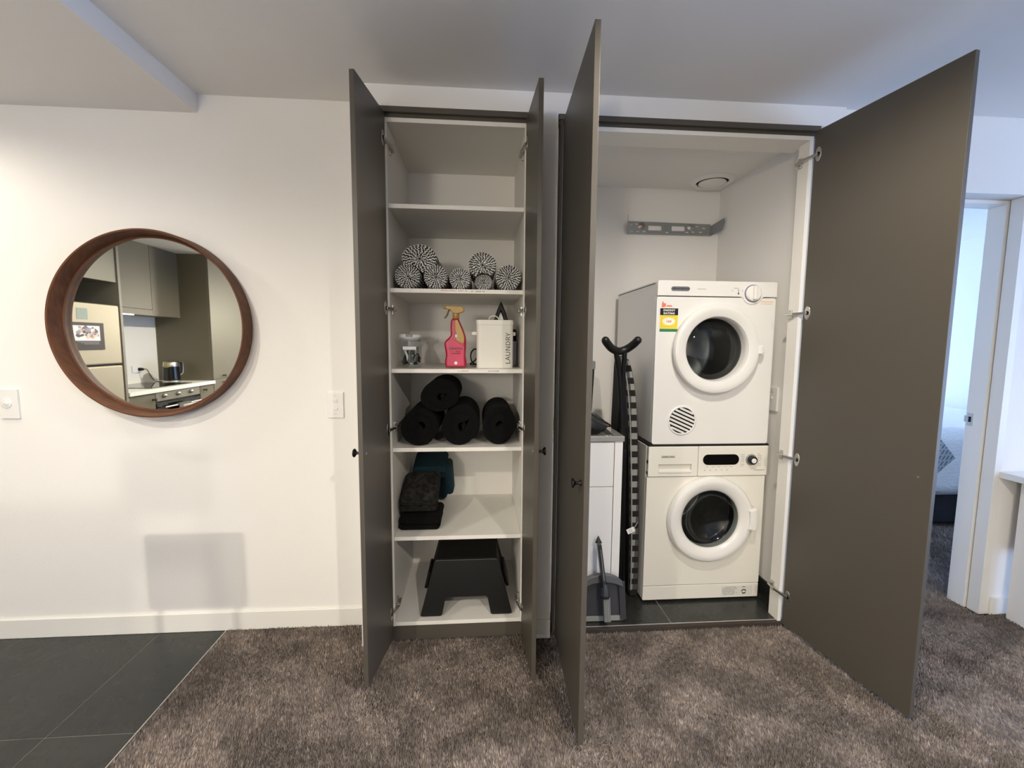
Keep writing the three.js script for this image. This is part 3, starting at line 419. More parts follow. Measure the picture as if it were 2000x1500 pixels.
{ // dustpan stood against the tub with its brush clipped in front
  const tilt = (g) => g.rotateX(-0.22).translate(0, 0.024, 0.078);
  const t = thing('dustpan', 'dark grey dustpan leaning upright against the white tub cabinet', 'dustpan', [0.60, 0.02, 0.06]);
  const c = 0.600, pan = new THREE.Shape(); pan.moveTo(c - 0.100, 0); pan.lineTo(c + 0.100, 0); pan.lineTo(c + 0.094, 0.185); pan.bezierCurveTo(c + 0.06, 0.225, c - 0.06, 0.225, c - 0.094, 0.185); pan.lineTo(c - 0.1, 0);
  const grey = std('#3a3b40', 0.4), lite = std('#55575a', 0.4);
  part(t, 'pan', tilt(merge([extrude(pan, 0.004, 0.001), ...[-1, 1].map((s) => bar([c + s * 0.099, 0.004, 0.012], [c + s * 0.094, 0.185, 0.024], 0.005, 0.03))])), grey);
  const hood = new THREE.Shape(); hood.moveTo(c - 0.096, 0.158); hood.bezierCurveTo(c - 0.05, 0.192, c + 0.05, 0.192, c + 0.096, 0.158); hood.lineTo(c + 0.094, 0.188); hood.bezierCurveTo(c + 0.055, 0.232, c - 0.055, 0.232, c - 0.094, 0.188); hood.lineTo(c - 0.096, 0.158);
  part(t, 'hood', tilt(extrude(hood, 0.034, 0.004)), lite);
  part(t, 'lip', tilt(rbox(c - 0.101, c + 0.101, -0.002, 0.022, 0.0, 0.008, 0.003, 2)), std('#8a8c86', 0.5), 'pale rubber lip');
  const tiltB = (g) => tilt(g.translate(0, 0, 0.022));
  const b = thing('hand_brush', 'grey hand brush with dark handle standing in front of the dustpan', 'brush', [0.60, 0.03, 0.11]);
  part(b, 'handle', tiltB(merge([bar([0.596, 0.155, 0.046], [0.580, 0.37, 0.03], 0.028, 0.020), new THREE.ConeGeometry(0.017, 0.035, 20).translate(0.5785, 0.392, 0.0285)])), std('#202124', 0.25));
  part(b, 'grip_inlay', tiltB(bar([0.592, 0.205, 0.057], [0.583, 0.345, 0.0455], 0.009, 0.003)), std('#8d8f92', 0.3));
  part(b, 'neck', tiltB(lathe([[0, 0.12], [0.021, 0.125], [0.023, 0.14], [0.014, 0.18], [0.012, 0.19]], 24).translate(0.597, 0, 0.046)), std('#303135', 0.35));
  const br = []; for (let k = 0; k < 6; k++) br.push(rbox(0.5875 + k * 0.0052, 0.5922 + k * 0.0052, 0.02, 0.13, 0.036 + 0.001 * (k % 2), 0.058 + 0.001 * (k % 2), 0.002)); part(b, 'bristles', tiltB(merge(br)), std('#8b8b88', 0.8));
}
{ // galvanised mounting bracket on the back wall
  const z = -0.74, s = shape([[0.932, 2.054], [1.474, 2.062], [1.474, 2.125], [0.932, 2.132]]), hole = (x0, x1, y0, y1, r) => s.holes.push(new THREE.Path(roundRect(x0, x1, y0, y1, r).getPoints(6)));
  hole(1.065, 1.152, 2.078, 2.108, 0.006); hole(1.218, 1.304, 2.078, 2.108, 0.006);
  for (const [x, y] of [[0.955, 2.11], [0.99, 2.115], [0.96, 2.07], [1.0, 2.07], [1.04, 2.07], [1.36, 2.075], [1.385, 2.11], [1.41, 2.075], [1.43, 2.10], [1.32, 2.072], [1.19, 2.068]]) hole(x - 0.011, x + 0.011, y - 0.004, y + 0.004, 0.0035);
  const t = thing('wall_bracket', 'galvanised steel mounting bracket screwed to the wall above the dryer', 'bracket', [1.2, 2.09, z]);
  part(t, 'rail', [extrude(s, 0.003, 0).translate(0, 0, z + 0.004), box(0.932, 1.474, 2.052, 2.056, z + 0.0005, z + 0.02)], M.zinc);
  const ear = (x, d, m) => { const e = new THREE.Shape(); e.moveTo(0, 2.05); e.lineTo(0.085, 2.075); e.lineTo(0.10, 2.12); e.lineTo(0.094, 2.145); e.lineTo(0.0, 2.112); e.lineTo(0, 2.05); return extrude(e, 0.0025).rotateY(m).translate(x, 0, z + 0.005); };
  part(t, 'end_plate', ear(0.934, 1, -Math.PI / 2 - 0.32), M.zinc); part(t, 'end_plate', ear(1.472, 1, -Math.PI / 2 + 0.5), M.zinc);
  for (const [x, m] of [[1.022, std('#8f8380', 0.4, { metalness: 0.8 })], [1.343, M.zinc]]) part(t, 'washer', latheZ([[0.004, 0.006], [0.022, 0.004], [0.0225, 0.007], [0.010, 0.0085], [0.010, 0.012], [0, 0.013]], x, 2.103, z + 0.002, 28), m);
}
{
  const x = 1.385, y = 2.335, z = -0.57, t = thing('ceiling_vent', 'round white exhaust vent in the laundry cupboard ceiling', 'vent', [x, y, z]);
  part(t, 'rim', lathe([[0.092, 0], [0.088, -0.008], [0.094, -0.016], [0.108, -0.016], [0.124, -0.006], [0.126, 0]], 64).translate(x, y, z), M.white);
  part(t, 'duct', lathe([[0.0, -0.001], [0.093, -0.001]], 48).rotateX(Math.PI).translate(x, y - 0.002, z), M.rubber);
  part(t, 'damper_disc', lathe([[0, -0.004], [0.06, -0.006], [0.076, -0.012], [0.078, -0.016], [0.07, -0.021], [0, -0.024]], 64).translate(x, y, z), M.white);
}

// ---------------------------------------------------------------- what the tall cupboard holds
{ // striped rolls: twisted black and white yarn, seen end on
  const roll = (R, len, variant) => {
    const NA = 300, prof = [], r0 = 0.004; const nf = 26, nr = 12, nb = 26;
    for (let i = 0; i <= nf; i++) { const r = r0 + (R * 0.86 - r0) * i / nf; prof.push([r, -0.012 * (1 - (r / R)) - 0.004 * Math.cos(r / R * 16 + variant)]); }
    for (let i = 1; i <= nr; i++) { const a = Math.PI / 2 * i / nr; prof.push([R * 0.86 + R * 0.14 * Math.sin(a), 0.004 - R * 0.14 * (1 - Math.cos(a))]); }
    for (let i = 1; i <= nb; i++) prof.push([R, -R * 0.14 - len * i / nb]); prof.push([r0, -R * 0.14 - len]);
    const pos = [], col = [], idx = []; let s = 0;
    for (let j = 0; j < prof.length; j++) {
      if (j) s += Math.hypot(prof[j][0] - prof[j - 1][0], prof[j][1] - prof[j - 1][1]);
      const [r, z] = prof[j], k = r > 0.042 ? 27 : r > 0.022 ? 18 : 9;
      for (let i = 0; i <= NA; i++) {
        const a = i / NA * 2 * Math.PI, w = noise.noise(Math.cos(a) * 2.2 + variant * 9, Math.sin(a) * 2.2, s * 16), ph = k * a + 1.1 * Math.sin(s * 420 + 3 * w) + 2.2 * w + (r <= 0.042 ? 1.7 : 0) + (r <= 0.022 ? 2 : 0);
        const c = Math.cos(ph), lump = 0.0016 * c + 0.003 * w, dash = Math.sin(s * 520 + k * a * 0.5 + 4 * w), on = Math.min(1, Math.max(0, (c + 0.15 + 0.35 * dash) * 2.6));
        const rr = Math.max(0.0005, r + (j > nf ? lump : 0)), zz = z + (j <= nf + nr ? lump : 0);
        pos.push(rr * Math.cos(a), rr * Math.sin(a), zz); const v = 0.012 + 0.75 * on; col.push(v, v, v * 0.97);
        if (j && i) { const p = j * (NA + 1) + i, q = p - NA - 1; idx.push(q - 1, p, q, q - 1, p - 1, p); }
      }
    }
    const g = new THREE.BufferGeometry(); g.setAttribute('position', new THREE.Float32BufferAttribute(pos, 3)); g.setAttribute('color', new THREE.Float32BufferAttribute(col, 3)); g.setIndex(idx); g.computeVertexNormals(); return g;
  };
  const mat = std('#ffffff', 0.95, { vertexColors: true }), base = [roll(0.06, 0.3, 1), roll(0.06, 0.3, 2), roll(0.06, 0.3, 3)], done = []; base.forEach((g) => g.computeBoundingBox());
  const G = 'striped rolled towels on the third highest shelf';
  for (const [x, y, rx, ry, z, v, rot, label] of [
    [-0.309, 1.645, 0.056, 0.053, 0.100, 0, 0.3, 'black and white striped rolled towel, lower left of the left heap'],
    [-0.188, 1.6445, 0.053, 0.0525, 0.098, 1, 1.1, 'black and white striped rolled towel, lower right of the left heap'],
    [-0.083, 1.639, 0.048, 0.047, 0.095, 1, 3.9, 'small black and white striped rolled towel lying alone between the two heaps'],
    [0.128, 1.648, 0.056, 0.056, 0.100, 2, 0.8, 'black and white striped rolled towel at the right end of the shelf'],
    [0.020, 1.63, 0.040, 0.036, 0.072, 1, 0.0, 'black and white striped rolled towel half hidden under the right heap'],
    [-0.262, 1.728, 0.078, 0.062, 0.070, 2, 2.2, 'largest black and white striped rolled towel, on top of the left heap'],
    [0.014, 1.703, 0.063, 0.057, 0.090, 0, 5.0, 'black and white striped rolled towel raised on top of the right heap']]) {
    const bb = base[v].boundingBox, kx = rx / bb.max.x, ky = ry / bb.max.y, top = ry > 0.055 && y > 1.69; let g = base[v];
    if (top) { g = g.clone(); const p = g.attributes.position; for (let i = 0; i < p.count; i++) for (const [cx, cy, ax, ay] of done) { const dx = (x + p.getX(i) * kx - cx) / ax, dy = (y + p.getY(i) * ky - cy) / ay, d = Math.hypot(dx, dy); if (d < 1.06 && dy > -0.2) { p.setX(i, (cx + dx / d * ax * 1.06 - x) / kx); p.setY(i, (cy + dy / d * ay * 1.06 - y) / ky); } } g.computeVertexNormals(); } else done.push([x, y, rx, ry]);
    const m = shade(new THREE.Mesh(g, mat)); m.name = numbered('rolled_towel'); m.position.set(x, top ? y : 1.5935 - bb.min.y * ky, z); m.scale.set(kx, ky, 1); m.userData = { label, category: 'towel', group: G }; void rot; scene.add(m);
  }
}
{ // jar of pegs
  const x = -0.306, y = 1.2475, z = 0.05, t = thing('peg_jar', 'clear plastic jar of pegs with a white lid', 'jar', [x, y, z]);
  part(t, 'jar_wall', lathe([[0, 0.001], [0.044, 0.001], [0.0475, 0.006], [0.0475, 0.118], [0.045, 0.130]], 48).translate(x, y, z), phys('#eff3f3', 0.04, { transmission: 1, thickness: 0, ior: 1.5 }));
  part(t, 'lid', [lathe([[0, 0.152], [0.040, 0.152], [0.0495, 0.148], [0.0505, 0.138], [0.0495, 0.134], [0.043, 0.133], [0.041, 0.118], [0, 0.118]], 48).translate(x, y, z)], std('#e9ebec', 0.3));
  part(t, 'lid_button', rbox(x - 0.015, x + 0.015, y + 0.138, y + 0.15, z + 0.044, z + 0.0525, 0.004, 2), M.greyPlastic);
  part(t, 'jar_label', box(x - 0.028, x + 0.030, y + 0.082, y + 0.096, z + 0.0472, z + 0.0486), std('#f4f4f2', 0.5));
  for (let k = 0; k < 48; k++) { const a = rnd() * 6.28, r = 0.036 * Math.sqrt(rnd()), h = 0.008 + 0.058 * rnd(), tx = (rnd() - 0.5) * 0.9, c = ['#0d0d0f', '#0d0d0f', '#efefec', '#0d0d0f', '#7d8084'][k % 5];
    const px = x + r * Math.cos(a), pz = z + r * Math.sin(a); const e = [px + 0.02 * tx, y + h + 0.03, pz + 0.012 * (rnd() - 0.5)];
    part(t, 'peg', bar([px - 0.012 * tx, y + h, pz], e, 0.013, 0.009), std(c, 0.45)); }
}
{ // spray bottle
  const x = -0.104, y = 1.2475, z = 0.055, t = thing('spray_bottle', 'pink stain remover spray bottle with a gold trigger head', 'bottle', [x, y, z]);
  const o = new THREE.Shape(); o.moveTo(-0.046, 0.004); o.bezierCurveTo(-0.05, 0.02, -0.05, 0.035, -0.045, 0.05); o.bezierCurveTo(-0.044, 0.075, -0.053, 0.10, -0.051, 0.112); o.bezierCurveTo(-0.048, 0.128, -0.022, 0.138, -0.023, 0.152); o.bezierCurveTo(-0.025, 0.175, -0.024, 0.2, -0.021, 0.213); o.lineTo(-0.015, 0.222); o.lineTo(0.012, 0.222); o.bezierCurveTo(0.018, 0.205, 0.036, 0.17, 0.043, 0.145); o.bezierCurveTo(0.05, 0.115, 0.042, 0.08, 0.043, 0.055); o.bezierCurveTo(0.047, 0.035, 0.05, 0.02, 0.045, 0.004); o.lineTo(-0.046, 0.004);
  part(t, 'bottle_body', new THREE.ExtrudeGeometry(o, { depth: 0.03, bevelEnabled: true, bevelThickness: 0.013, bevelSize: 0.011, bevelOffset: -0.011, bevelSegments: 5, curveSegments: 16 }).translate(x, y, z - 0.015), phys('#b4123c', 0.22, { clearcoat: 0.5, clearcoatRoughness: 0.15 }));
  const gold = phys('#b08a3c', 0.32, { clearcoat: 0.4 });
  const gp = new THREE.Shape(); gp.moveTo(0.004, 0.148); gp.bezierCurveTo(-0.004, 0.17, -0.002, 0.2, -0.004, 0.214); gp.lineTo(0.009, 0.214); gp.bezierCurveTo(0.014, 0.2, 0.03, 0.17, 0.036, 0.145); gp.bezierCurveTo(0.039, 0.13, 0.036, 0.118, 0.035, 0.112); gp.bezierCurveTo(0.02, 0.114, 0.004, 0.124, 0.0, 0.132); gp.lineTo(0.004, 0.148);
  part(t, 'gold_panel', extrude(gp, 0.0022, 0.0008).translate(x, y, z + 0.0265), gold);
  const lb = new THREE.Shape(); lb.moveTo(-0.036, 0.014); lb.lineTo(0.036, 0.014); lb.bezierCurveTo(0.034, 0.05, 0.037, 0.08, 0.037, 0.098); lb.bezierCurveTo(0.02, 0.104, -0.002, 0.122, -0.016, 0.128); lb.bezierCurveTo(-0.03, 0.122, -0.041, 0.112, -0.041, 0.1); lb.bezierCurveTo(-0.04, 0.08, -0.035, 0.05, -0.036, 0.014);
  const la = part(t, 'front_label', extrude(lb, 0.001, 0.0004).translate(x, y, z + 0.0272), std('#d23a5f', 0.35));
  part(la, 'lettering', [text('VANISH', 0.012, fontBold).translate(x, y + 0.088, z + 0.0283), ...[0.074, 0.066].flatMap((h) => inkRows(x - 0.02, x + 0.02, y + h, z + 0.0283, 0.003, 0.9))], std('#5b2d3a', 0.5));
  part(la, 'emblem', latheZ([[0.007, 0], [0.007, 0.0006], [0, 0.0006]], x, y + 0.024, z + 0.0282, 24), M.white); part(t, 'silver_patch', rbox(x - 0.003, x + 0.007, y + 0.138, y + 0.151, z + 0.027, z + 0.0296, 0.001), std('#d8d8d6', 0.4));
  part(t, 'collar', lathe([[0, 0.219], [0.0145, 0.219], [0.0145, 0.243], [0.012, 0.247], [0, 0.247]], 32).translate(x, y, z), gold);
  const hd = new THREE.Shape(); hd.moveTo(-0.012, 0.244); hd.lineTo(0.013, 0.244); hd.lineTo(0.036, 0.253); hd.lineTo(0.037, 0.262); hd.lineTo(0.027, 0.276); hd.lineTo(-0.042, 0.279); hd.lineTo(-0.046, 0.272); hd.lineTo(-0.044, 0.264); hd.lineTo(-0.024, 0.259); hd.lineTo(-0.012, 0.244);
  part(t, 'spray_head', extrude(hd, 0.020, 0.003).translate(x, y, z - 0.010), gold);
  part(t, 'nozzle', cyl([x - 0.044, y + 0.271, z], [x - 0.058, y + 0.271, z], 0.007, 0.0055), gold); part(t, 'trigger', tube([[x - 0.030, y + 0.260, z], [x - 0.036, y + 0.247, z], [x - 0.040, y + 0.236, z], [x - 0.049, y + 0.226, z]], 0.0038, 16, 8), std('#6f5a2c', 0.4));
}
{ // laundry tin
  const X0 = -0.012, X1 = 0.154, Y = 1.247, zf = 0.062, t = thing('laundry_tin', 'white metal laundry powder tin with a lid and LAUNDRY lettering', 'tin', [0.071, Y, -0.02]);
  const w = std('#e6e4da', 0.4);
  const ex = (x0, x1, z0, z1, y0, y1, r) => extrude(roundRect(x0, x1, -z1, -z0, r), y1 - y0, 0.0015).rotateX(-Math.PI / 2).translate(0, y0, 0);
  part(t, 'tin_body', ex(X0, X1, -0.10, zf, Y + 0.002, Y + 0.205, 0.02), w); part(t, 'lid', ex(X0 - 0.002, X1 + 0.002, -0.102, zf + 0.002, Y + 0.197, Y + 0.217, 0.021), w);
  part(t, 'lid_handle', tube([[0.046, Y + 0.216, -0.02], [0.046, Y + 0.226, -0.02], [0.052, Y + 0.236, -0.02], [0.068, Y + 0.241, -0.02], [0.084, Y + 0.236, -0.02], [0.090, Y + 0.226, -0.02], [0.090, Y + 0.216, -0.02]], 0.0024, 32, 8), w);
  part(t, 'side_handle', rbox(X0 - 0.023, X0 + 0.002, Y + 0.149, Y + 0.166, -0.045, 0.02, 0.003), w); part(t, 'side_handle', rbox(X1 - 0.002, X1 + 0.014, Y + 0.149, Y + 0.166, -0.045, 0.02, 0.003), w);
  part(t, 'lettering', text('LAUNDRY', 0.0205, font, 0.0006).rotateZ(Math.PI / 2).scale(1, 1.16, 1).translate(0.130, Y + 0.092, zf + 0.0002), M.ink);
}
{ // iron behind the tin, spray can, and the iron's cord
  const t = thing('clothes_iron', 'black steam iron standing on its heel behind the white laundry tin', 'iron', [0.11, 1.247, -0.20]);
  const s = new THREE.Shape(); s.moveTo(-0.058, 0); s.lineTo(0.058, 0); s.bezierCurveTo(0.062, 0.12, 0.04, 0.24, 0, 0.316); s.bezierCurveTo(-0.04, 0.24, -0.062, 0.12, -0.058, 0); const h = new THREE.Path(); h.moveTo(-0.026, 0.15); h.bezierCurveTo(-0.02, 0.2, -0.012, 0.245, 0, 0.268); h.bezierCurveTo(0.012, 0.245, 0.02, 0.2, 0.026, 0.15); h.lineTo(-0.026, 0.15); 
  part(t, 'soleplate', extrude(s, 0.008, 0.001).translate(0.11, 1.2485, -0.25), M.steel); const s2 = s.clone(); s2.holes.push(h); part(t, 'iron_body', extrude(s2, 0.05, 0.006).translate(0.11, 1.2555, -0.237), M.blackPlastic);
  part(t, 'iron_handle', tube([[0.11, 1.30, -0.19], [0.11, 1.32, -0.145], [0.11, 1.40, -0.14], [0.11, 1.45, -0.175]], 0.014, 24, 10), M.blackPlastic);
  part(t, 'power_cord', tube([[0.09, 1.262, -0.15], [0.0, 1.2535, -0.12], [-0.035, 1.27, -0.10], [-0.040, 1.31, -0.11], [-0.020, 1.332, -0.13], [-0.002, 1.31, -0.135], [-0.02, 1.275, -0.14], [-0.045, 1.2555, -0.15], [0.0, 1.2535, -0.19]], 0.003, 70, 8), M.rubber);
  const c = thing('spray_can', 'pale lavender spray can with dark cap beside the white laundry tin', 'can', [0.164, 1.247, -0.13]);
  part(c, 'can_body', lathe([[0, 0.001], [0.0225, 0.001], [0.024, 0.004], [0.024, 0.118], [0.0215, 0.124], [0, 0.126]], 36).translate(0.164, 1.247, -0.13), std('#b9b6c6', 0.35)); part(c, 'cap', lathe([[0, 0.184], [0.017, 0.182], [0.0205, 0.172], [0.0215, 0.122], [0, 0.122]], 36).translate(0.164, 1.247, -0.13), M.blackPlastic);
}
{ // black towels rolled up
  const spiral = (turns, R, seedv) => {
    const n = 170, pitch = (R - 0.012) / turns, th = pitch * 0.44, outP = [], inP = [];
    for (let i = 0; i <= n; i++) { const f = i / n, a = (f - 1) * turns * 2 * Math.PI + seedv, r = 0.012 + (R - 0.012 - th) * f, w = 1 + 0.05 * noise.noise(f * 9, seedv, 0.3), e = f > 0.86 ? Math.cos((f - 0.86) / 0.14 * 1.45) : 1, in_ = r * w - th; outP.push([(in_ + 2 * th * e) * Math.cos(a), (in_ + 2 * th * e) * Math.sin(a)]); inP.push([in_ * Math.cos(a), in_ * Math.sin(a)]); }
    return extrude(shape([...outP, ...inP.reverse()]), 0.34, 0.006, 1).translate(0, 0, -0.34);
  };
  const G = 'black rolled towels on the shelf below the spray bottle', base = [spiral(2.5, 0.098, -0.9), spiral(2.1, 0.098, -1.2), spiral(2.3, 0.098, -0.8)]; base.forEach((g) => g.computeBoundingBox());
  for (const [x, y, rx, ry, z, v, label] of [
    [-0.266, 0.985, 0.085, 0.084, 0.085, 0, 'black rolled bath towel at the left end of its shelf'], [-0.083, 0.991, 0.086, 0.091, 0.08, 1, 'black rolled bath towel in the middle of the lower row'],
    [0.092, 0.988, 0.076, 0.088, 0.075, 2, 'black rolled bath towel against the right side of its shelf'], [-0.176, 1.124, 0.086, 0.072, 0.08, 1, 'black rolled bath towel lying on top of the other rolls']]) {
    const m = shade(new THREE.Mesh(base[v], M.towelBlack)); m.name = numbered('bath_towel'); const q = base[v].boundingBox, kx = 2 * rx / (q.max.x - q.min.x), ky = 2 * ry / (q.max.y - q.min.y); m.position.set(x - (q.max.x + q.min.x) / 2 * kx, y > 1.05 ? y - (q.max.y + q.min.y) / 2 * ky : 0.8985 - q.min.y * ky, z); m.scale.set(kx, ky, 1); m.userData = { label, category: 'towel', group: G }; scene.add(m);
  }
}
{ // folded blankets: a strip laid in folds
  const folded = (w, d, layers, th, soft) => {                      // fold bands seen from the front, extruded along the width
    const g = []; for (let k = 0; k < layers; k++) { const b = new RoundedBoxGeometry(w - 0.006 * k + 0.004 * (k % 2), th, d, 5, th * 0.46); g.push(b.translate(0.003 * (k % 2), th * (k + 0.5) * 0.97, 0)); }
    const q = merge(g), p = q.attributes.position; for (let i = 0; i < p.count; i++) { const x = p.getX(i), y = p.getY(i), z = p.getZ(i), n = noise.noise(x * 14 + soft, y * 10, z * 14); p.setY(i, Math.max(0.0005, y + 0.012 * n * Math.min(1, y / 0.05) + (y > 0.03 ? -0.012 * ((x / w) ** 2 + (z / d) ** 2) * 2 : 0))); p.setX(i, x + 0.006 * noise.noise(y * 30, z * 8, soft)); }
    q.computeVertexNormals(); return toCreasedNormals(q, 1.0);
  };
  single('folded_blanket', folded(0.19, 0.20, 2, 0.040, 1).translate(-0.276, 0.4895, -0.035), M.towelBlack, 'black folded blanket at the bottom of the stack on the left of the shelf', 'blanket', [-0.278, 0.489, -0.035]);
  { const g = folded(0.178, 0.225, 2, 0.046, 5), p = g.attributes.position; g.rotateX(0.30); single('folded_blanket', g.translate(-0.283, 0.602, -0.058), M.fleece, 'dark grey-black fleece blanket folded and sloping on the stack', 'blanket', [-0.278, 0.57, -0.06]); void p; }
  { const a = folded(0.172, 0.15, 2, 0.042, 9).rotateX(0.42).translate(-0.255, 0.688, -0.250); const b = new RoundedBoxGeometry(0.045, 0.17, 0.12, 5, 0.021).rotateZ(0.08)  .translate(-0.160, 0.657, -0.235), c = new RoundedBoxGeometry(0.16, 0.23, 0.08, 4, 0.03).translate(-0.255, 0.608, -0.36); const q = b.attributes.position; for (let i = 0; i < q.count; i++) q.setX(i, q.getX(i) + 0.007 * noise.noise(q.getY(i) * 20, q.getZ(i) * 12, 3)); b.computeVertexNormals(); single('folded_blanket', [a, b, c], M.teal, 'teal folded blanket at the back, topmost of the stack', 'blanket', [-0.25, 0.492, -0.27]); }
}
{ // step stool
  const y = 0.0935, zf = 0.106, zb = -0.205, H = 0.262, xc = -0.058, t = thing('step_stool', 'black plastic step stool on the bottom of the tall cupboard', 'stool', [xc, y, -0.045]);
  const tw = 0.148, bw = 0.212, face = () => { const s = new THREE.Shape(); s.moveTo(-bw, 0.008); s.quadraticCurveTo(-bw + 0.0, 0, -bw + 0.01, 0); s.lineTo(-bw + 0.088, 0); s.quadraticCurveTo(-bw + 0.098, 0, -bw + 0.1, 0.01); s.lineTo(-0.100, 0.072); s.quadraticCurveTo(-0.098, 0.086, -0.084, 0.086); s.lineTo(0.084, 0.086); s.quadraticCurveTo(0.098, 0.086, 0.1, 0.072); s.lineTo(bw - 0.1, 0.01); s.quadraticCurveTo(bw - 0.098, 0, bw - 0.088, 0); s.lineTo(bw - 0.01, 0); s.quadraticCurveTo(bw, 0, bw, 0.008); s.lineTo(tw + 0.004, H - 0.02); s.quadraticCurveTo(tw, H, tw - 0.015, H); s.lineTo(-tw + 0.015, H); s.quadraticCurveTo(-tw, H, -tw - 0.004, H - 0.02); s.lineTo(-bw, 0.008); return s; };
  part(t, 'front_panel', extrude(face(), 0.012, 0.004).rotateX(-0.10).translate(xc, y, zf - 0.012 - 0.0), M.blackPlastic);
  part(t, 'back_panel', extrude(face(), 0.012, 0.004).rotateX(0.10).translate(xc, y, zb), M.blackPlastic);
  part(t, 'top', rbox(xc - tw + 0.002, xc + tw - 0.002, y + H - 0.022, y + H + 0.002, zb + 0.02, zf - 0.028, 0.010, 3), M.blackPlastic);
  const side = (s) => { const q = new THREE.Shape(); q.moveTo(-0.135, 0.0); q.lineTo(-0.09, 0.0); q.lineTo(-0.075, 0.08); q.lineTo(0.075, 0.08); q.lineTo(0.09, 0); q.lineTo(0.135, 0); q.lineTo(0.115, H - 0.015); q.lineTo(-0.115, H - 0.015); q.lineTo(-0.135, 0); return extrude(q, 0.006, 0.001).rotateY(Math.PI / 2).rotateZ(s * 0.235).translate(xc + s * (bw - 0.012) - 0.003, y + 0.003, (zf + zb) / 2); };
  part(t, 'side_panel', side(1), M.blackPlastic); part(t, 'side_panel', side(-1), M.blackPlastic);
  for (const s of [-1, 1]) part(t, 'grip', rbox(-0.008, 0.008, -0.05, 0.035, -0.07, 0.07, 0.006, 2).rotateZ(s * 0.235).translate(xc + s * 0.186, y + 0.135, (zf + zb) / 2), M.blackPlastic);
}
// ---------------------------------------------------------------- right edge: desk, bedroom
{
  const t = thing('desk', 'white desk with an overhanging top at the right edge of the photo', 'desk', [3.0, 0, 0.39]);
  part(t, 'desk_top', rbox(2.575, 3.75, 0.715, 0.747, 0.114, 0.68, 0.003), M.white); part(t, 'end_panel', rbox(2.642, 2.662, 0.0, 0.715, 0.158, 0.66, 0.002), M.white); part(t, 'end_panel', rbox(3.64, 3.66, 0.0, 0.715, 0.158, 0.66, 0.002), M.white); part(t, 'modesty_panel', rbox(2.662, 3.64, 0.35, 0.715, 0.17, 0.186, 0.002), M.white);
}
{
  const t = thing('bed', 'bed with white linen on a charcoal base in the bedroom beyond the doorway', 'bed', [3.8, 0, -1.7]);
  part(t, 'bed_base', rbox(2.90, 4.72, 0.035, 0.30, -2.48, -0.885, 0.02, 3), M.charcoal);
  for (const [x, z] of [[3.0, -1.0], [3.0, -2.35], [4.6, -1.0], [4.6, -2.35]]) part(t, 'leg', cyl([x, 0, z], [x, 0.04, z], 0.025), M.blackPlastic);
  const d = new RoundedBoxGeometry(1.86, 0.52, 1.68, 8, 0.10).translate(3.80, 0.505, -1.68), p = d.attributes.position;
  for (let i = 0; i < p.count; i++) { const x = p.getX(i), y = p.getY(i), z = p.getZ(i), n = noise.noise(x * 3.2, y * 2.0, z * 3.2); p.setZ(i, z + 0.02 * n + 0.02 * Math.max(0, 0.5 - y)); p.setY(i, y + 0.02 * noise.noise(x * 4, 2.2, z * 4)); } d.computeVertexNormals();
  part(t, 'duvet', d, M.linen);
  const th = new THREE.Shape(); th.moveTo(3.0, 0.74); th.lineTo(3.30, 0.70); th.lineTo(3.43, 0.56); th.lineTo(3.28, 0.43); th.lineTo(3.0, 0.62); th.lineTo(3.0, 0.74);
  const leaf = canvasTex(256, 256, (c, w) => { c.fillStyle = '#aeb4b8'; c.fillRect(0, 0, w, w); c.strokeStyle = '#39434b'; c.lineWidth = 7; for (let k = 0; k < 12; k++) { const x = (k % 4) * 64 + 20 * ((k >> 2) % 2), y = (k >> 2) * 85 + 10; c.beginPath(); c.moveTo(x, y + 70); c.quadraticCurveTo(x + 10, y + 30, x + 40, y); c.stroke(); for (let j = 0; j < 4; j++) { c.beginPath(); c.moveTo(x + 4 + j * 8, y + 55 - j * 14); c.lineTo(x + 28 + j * 8, y + 50 - j * 14); c.stroke(); } } });
  leaf.wrapS = leaf.wrapT = THREE.RepeatWrapping; leaf.repeat.set(8, 8);
  single('throw_blanket', metric(extrude(th, 0.012, 0.004).translate(0, 0, -0.822)), std('#ffffff', 0.9, { map: leaf }), 'grey leaf-patterned throw hanging over the side of the bed', 'blanket', [3.3, 0.39, -0.82]);
}
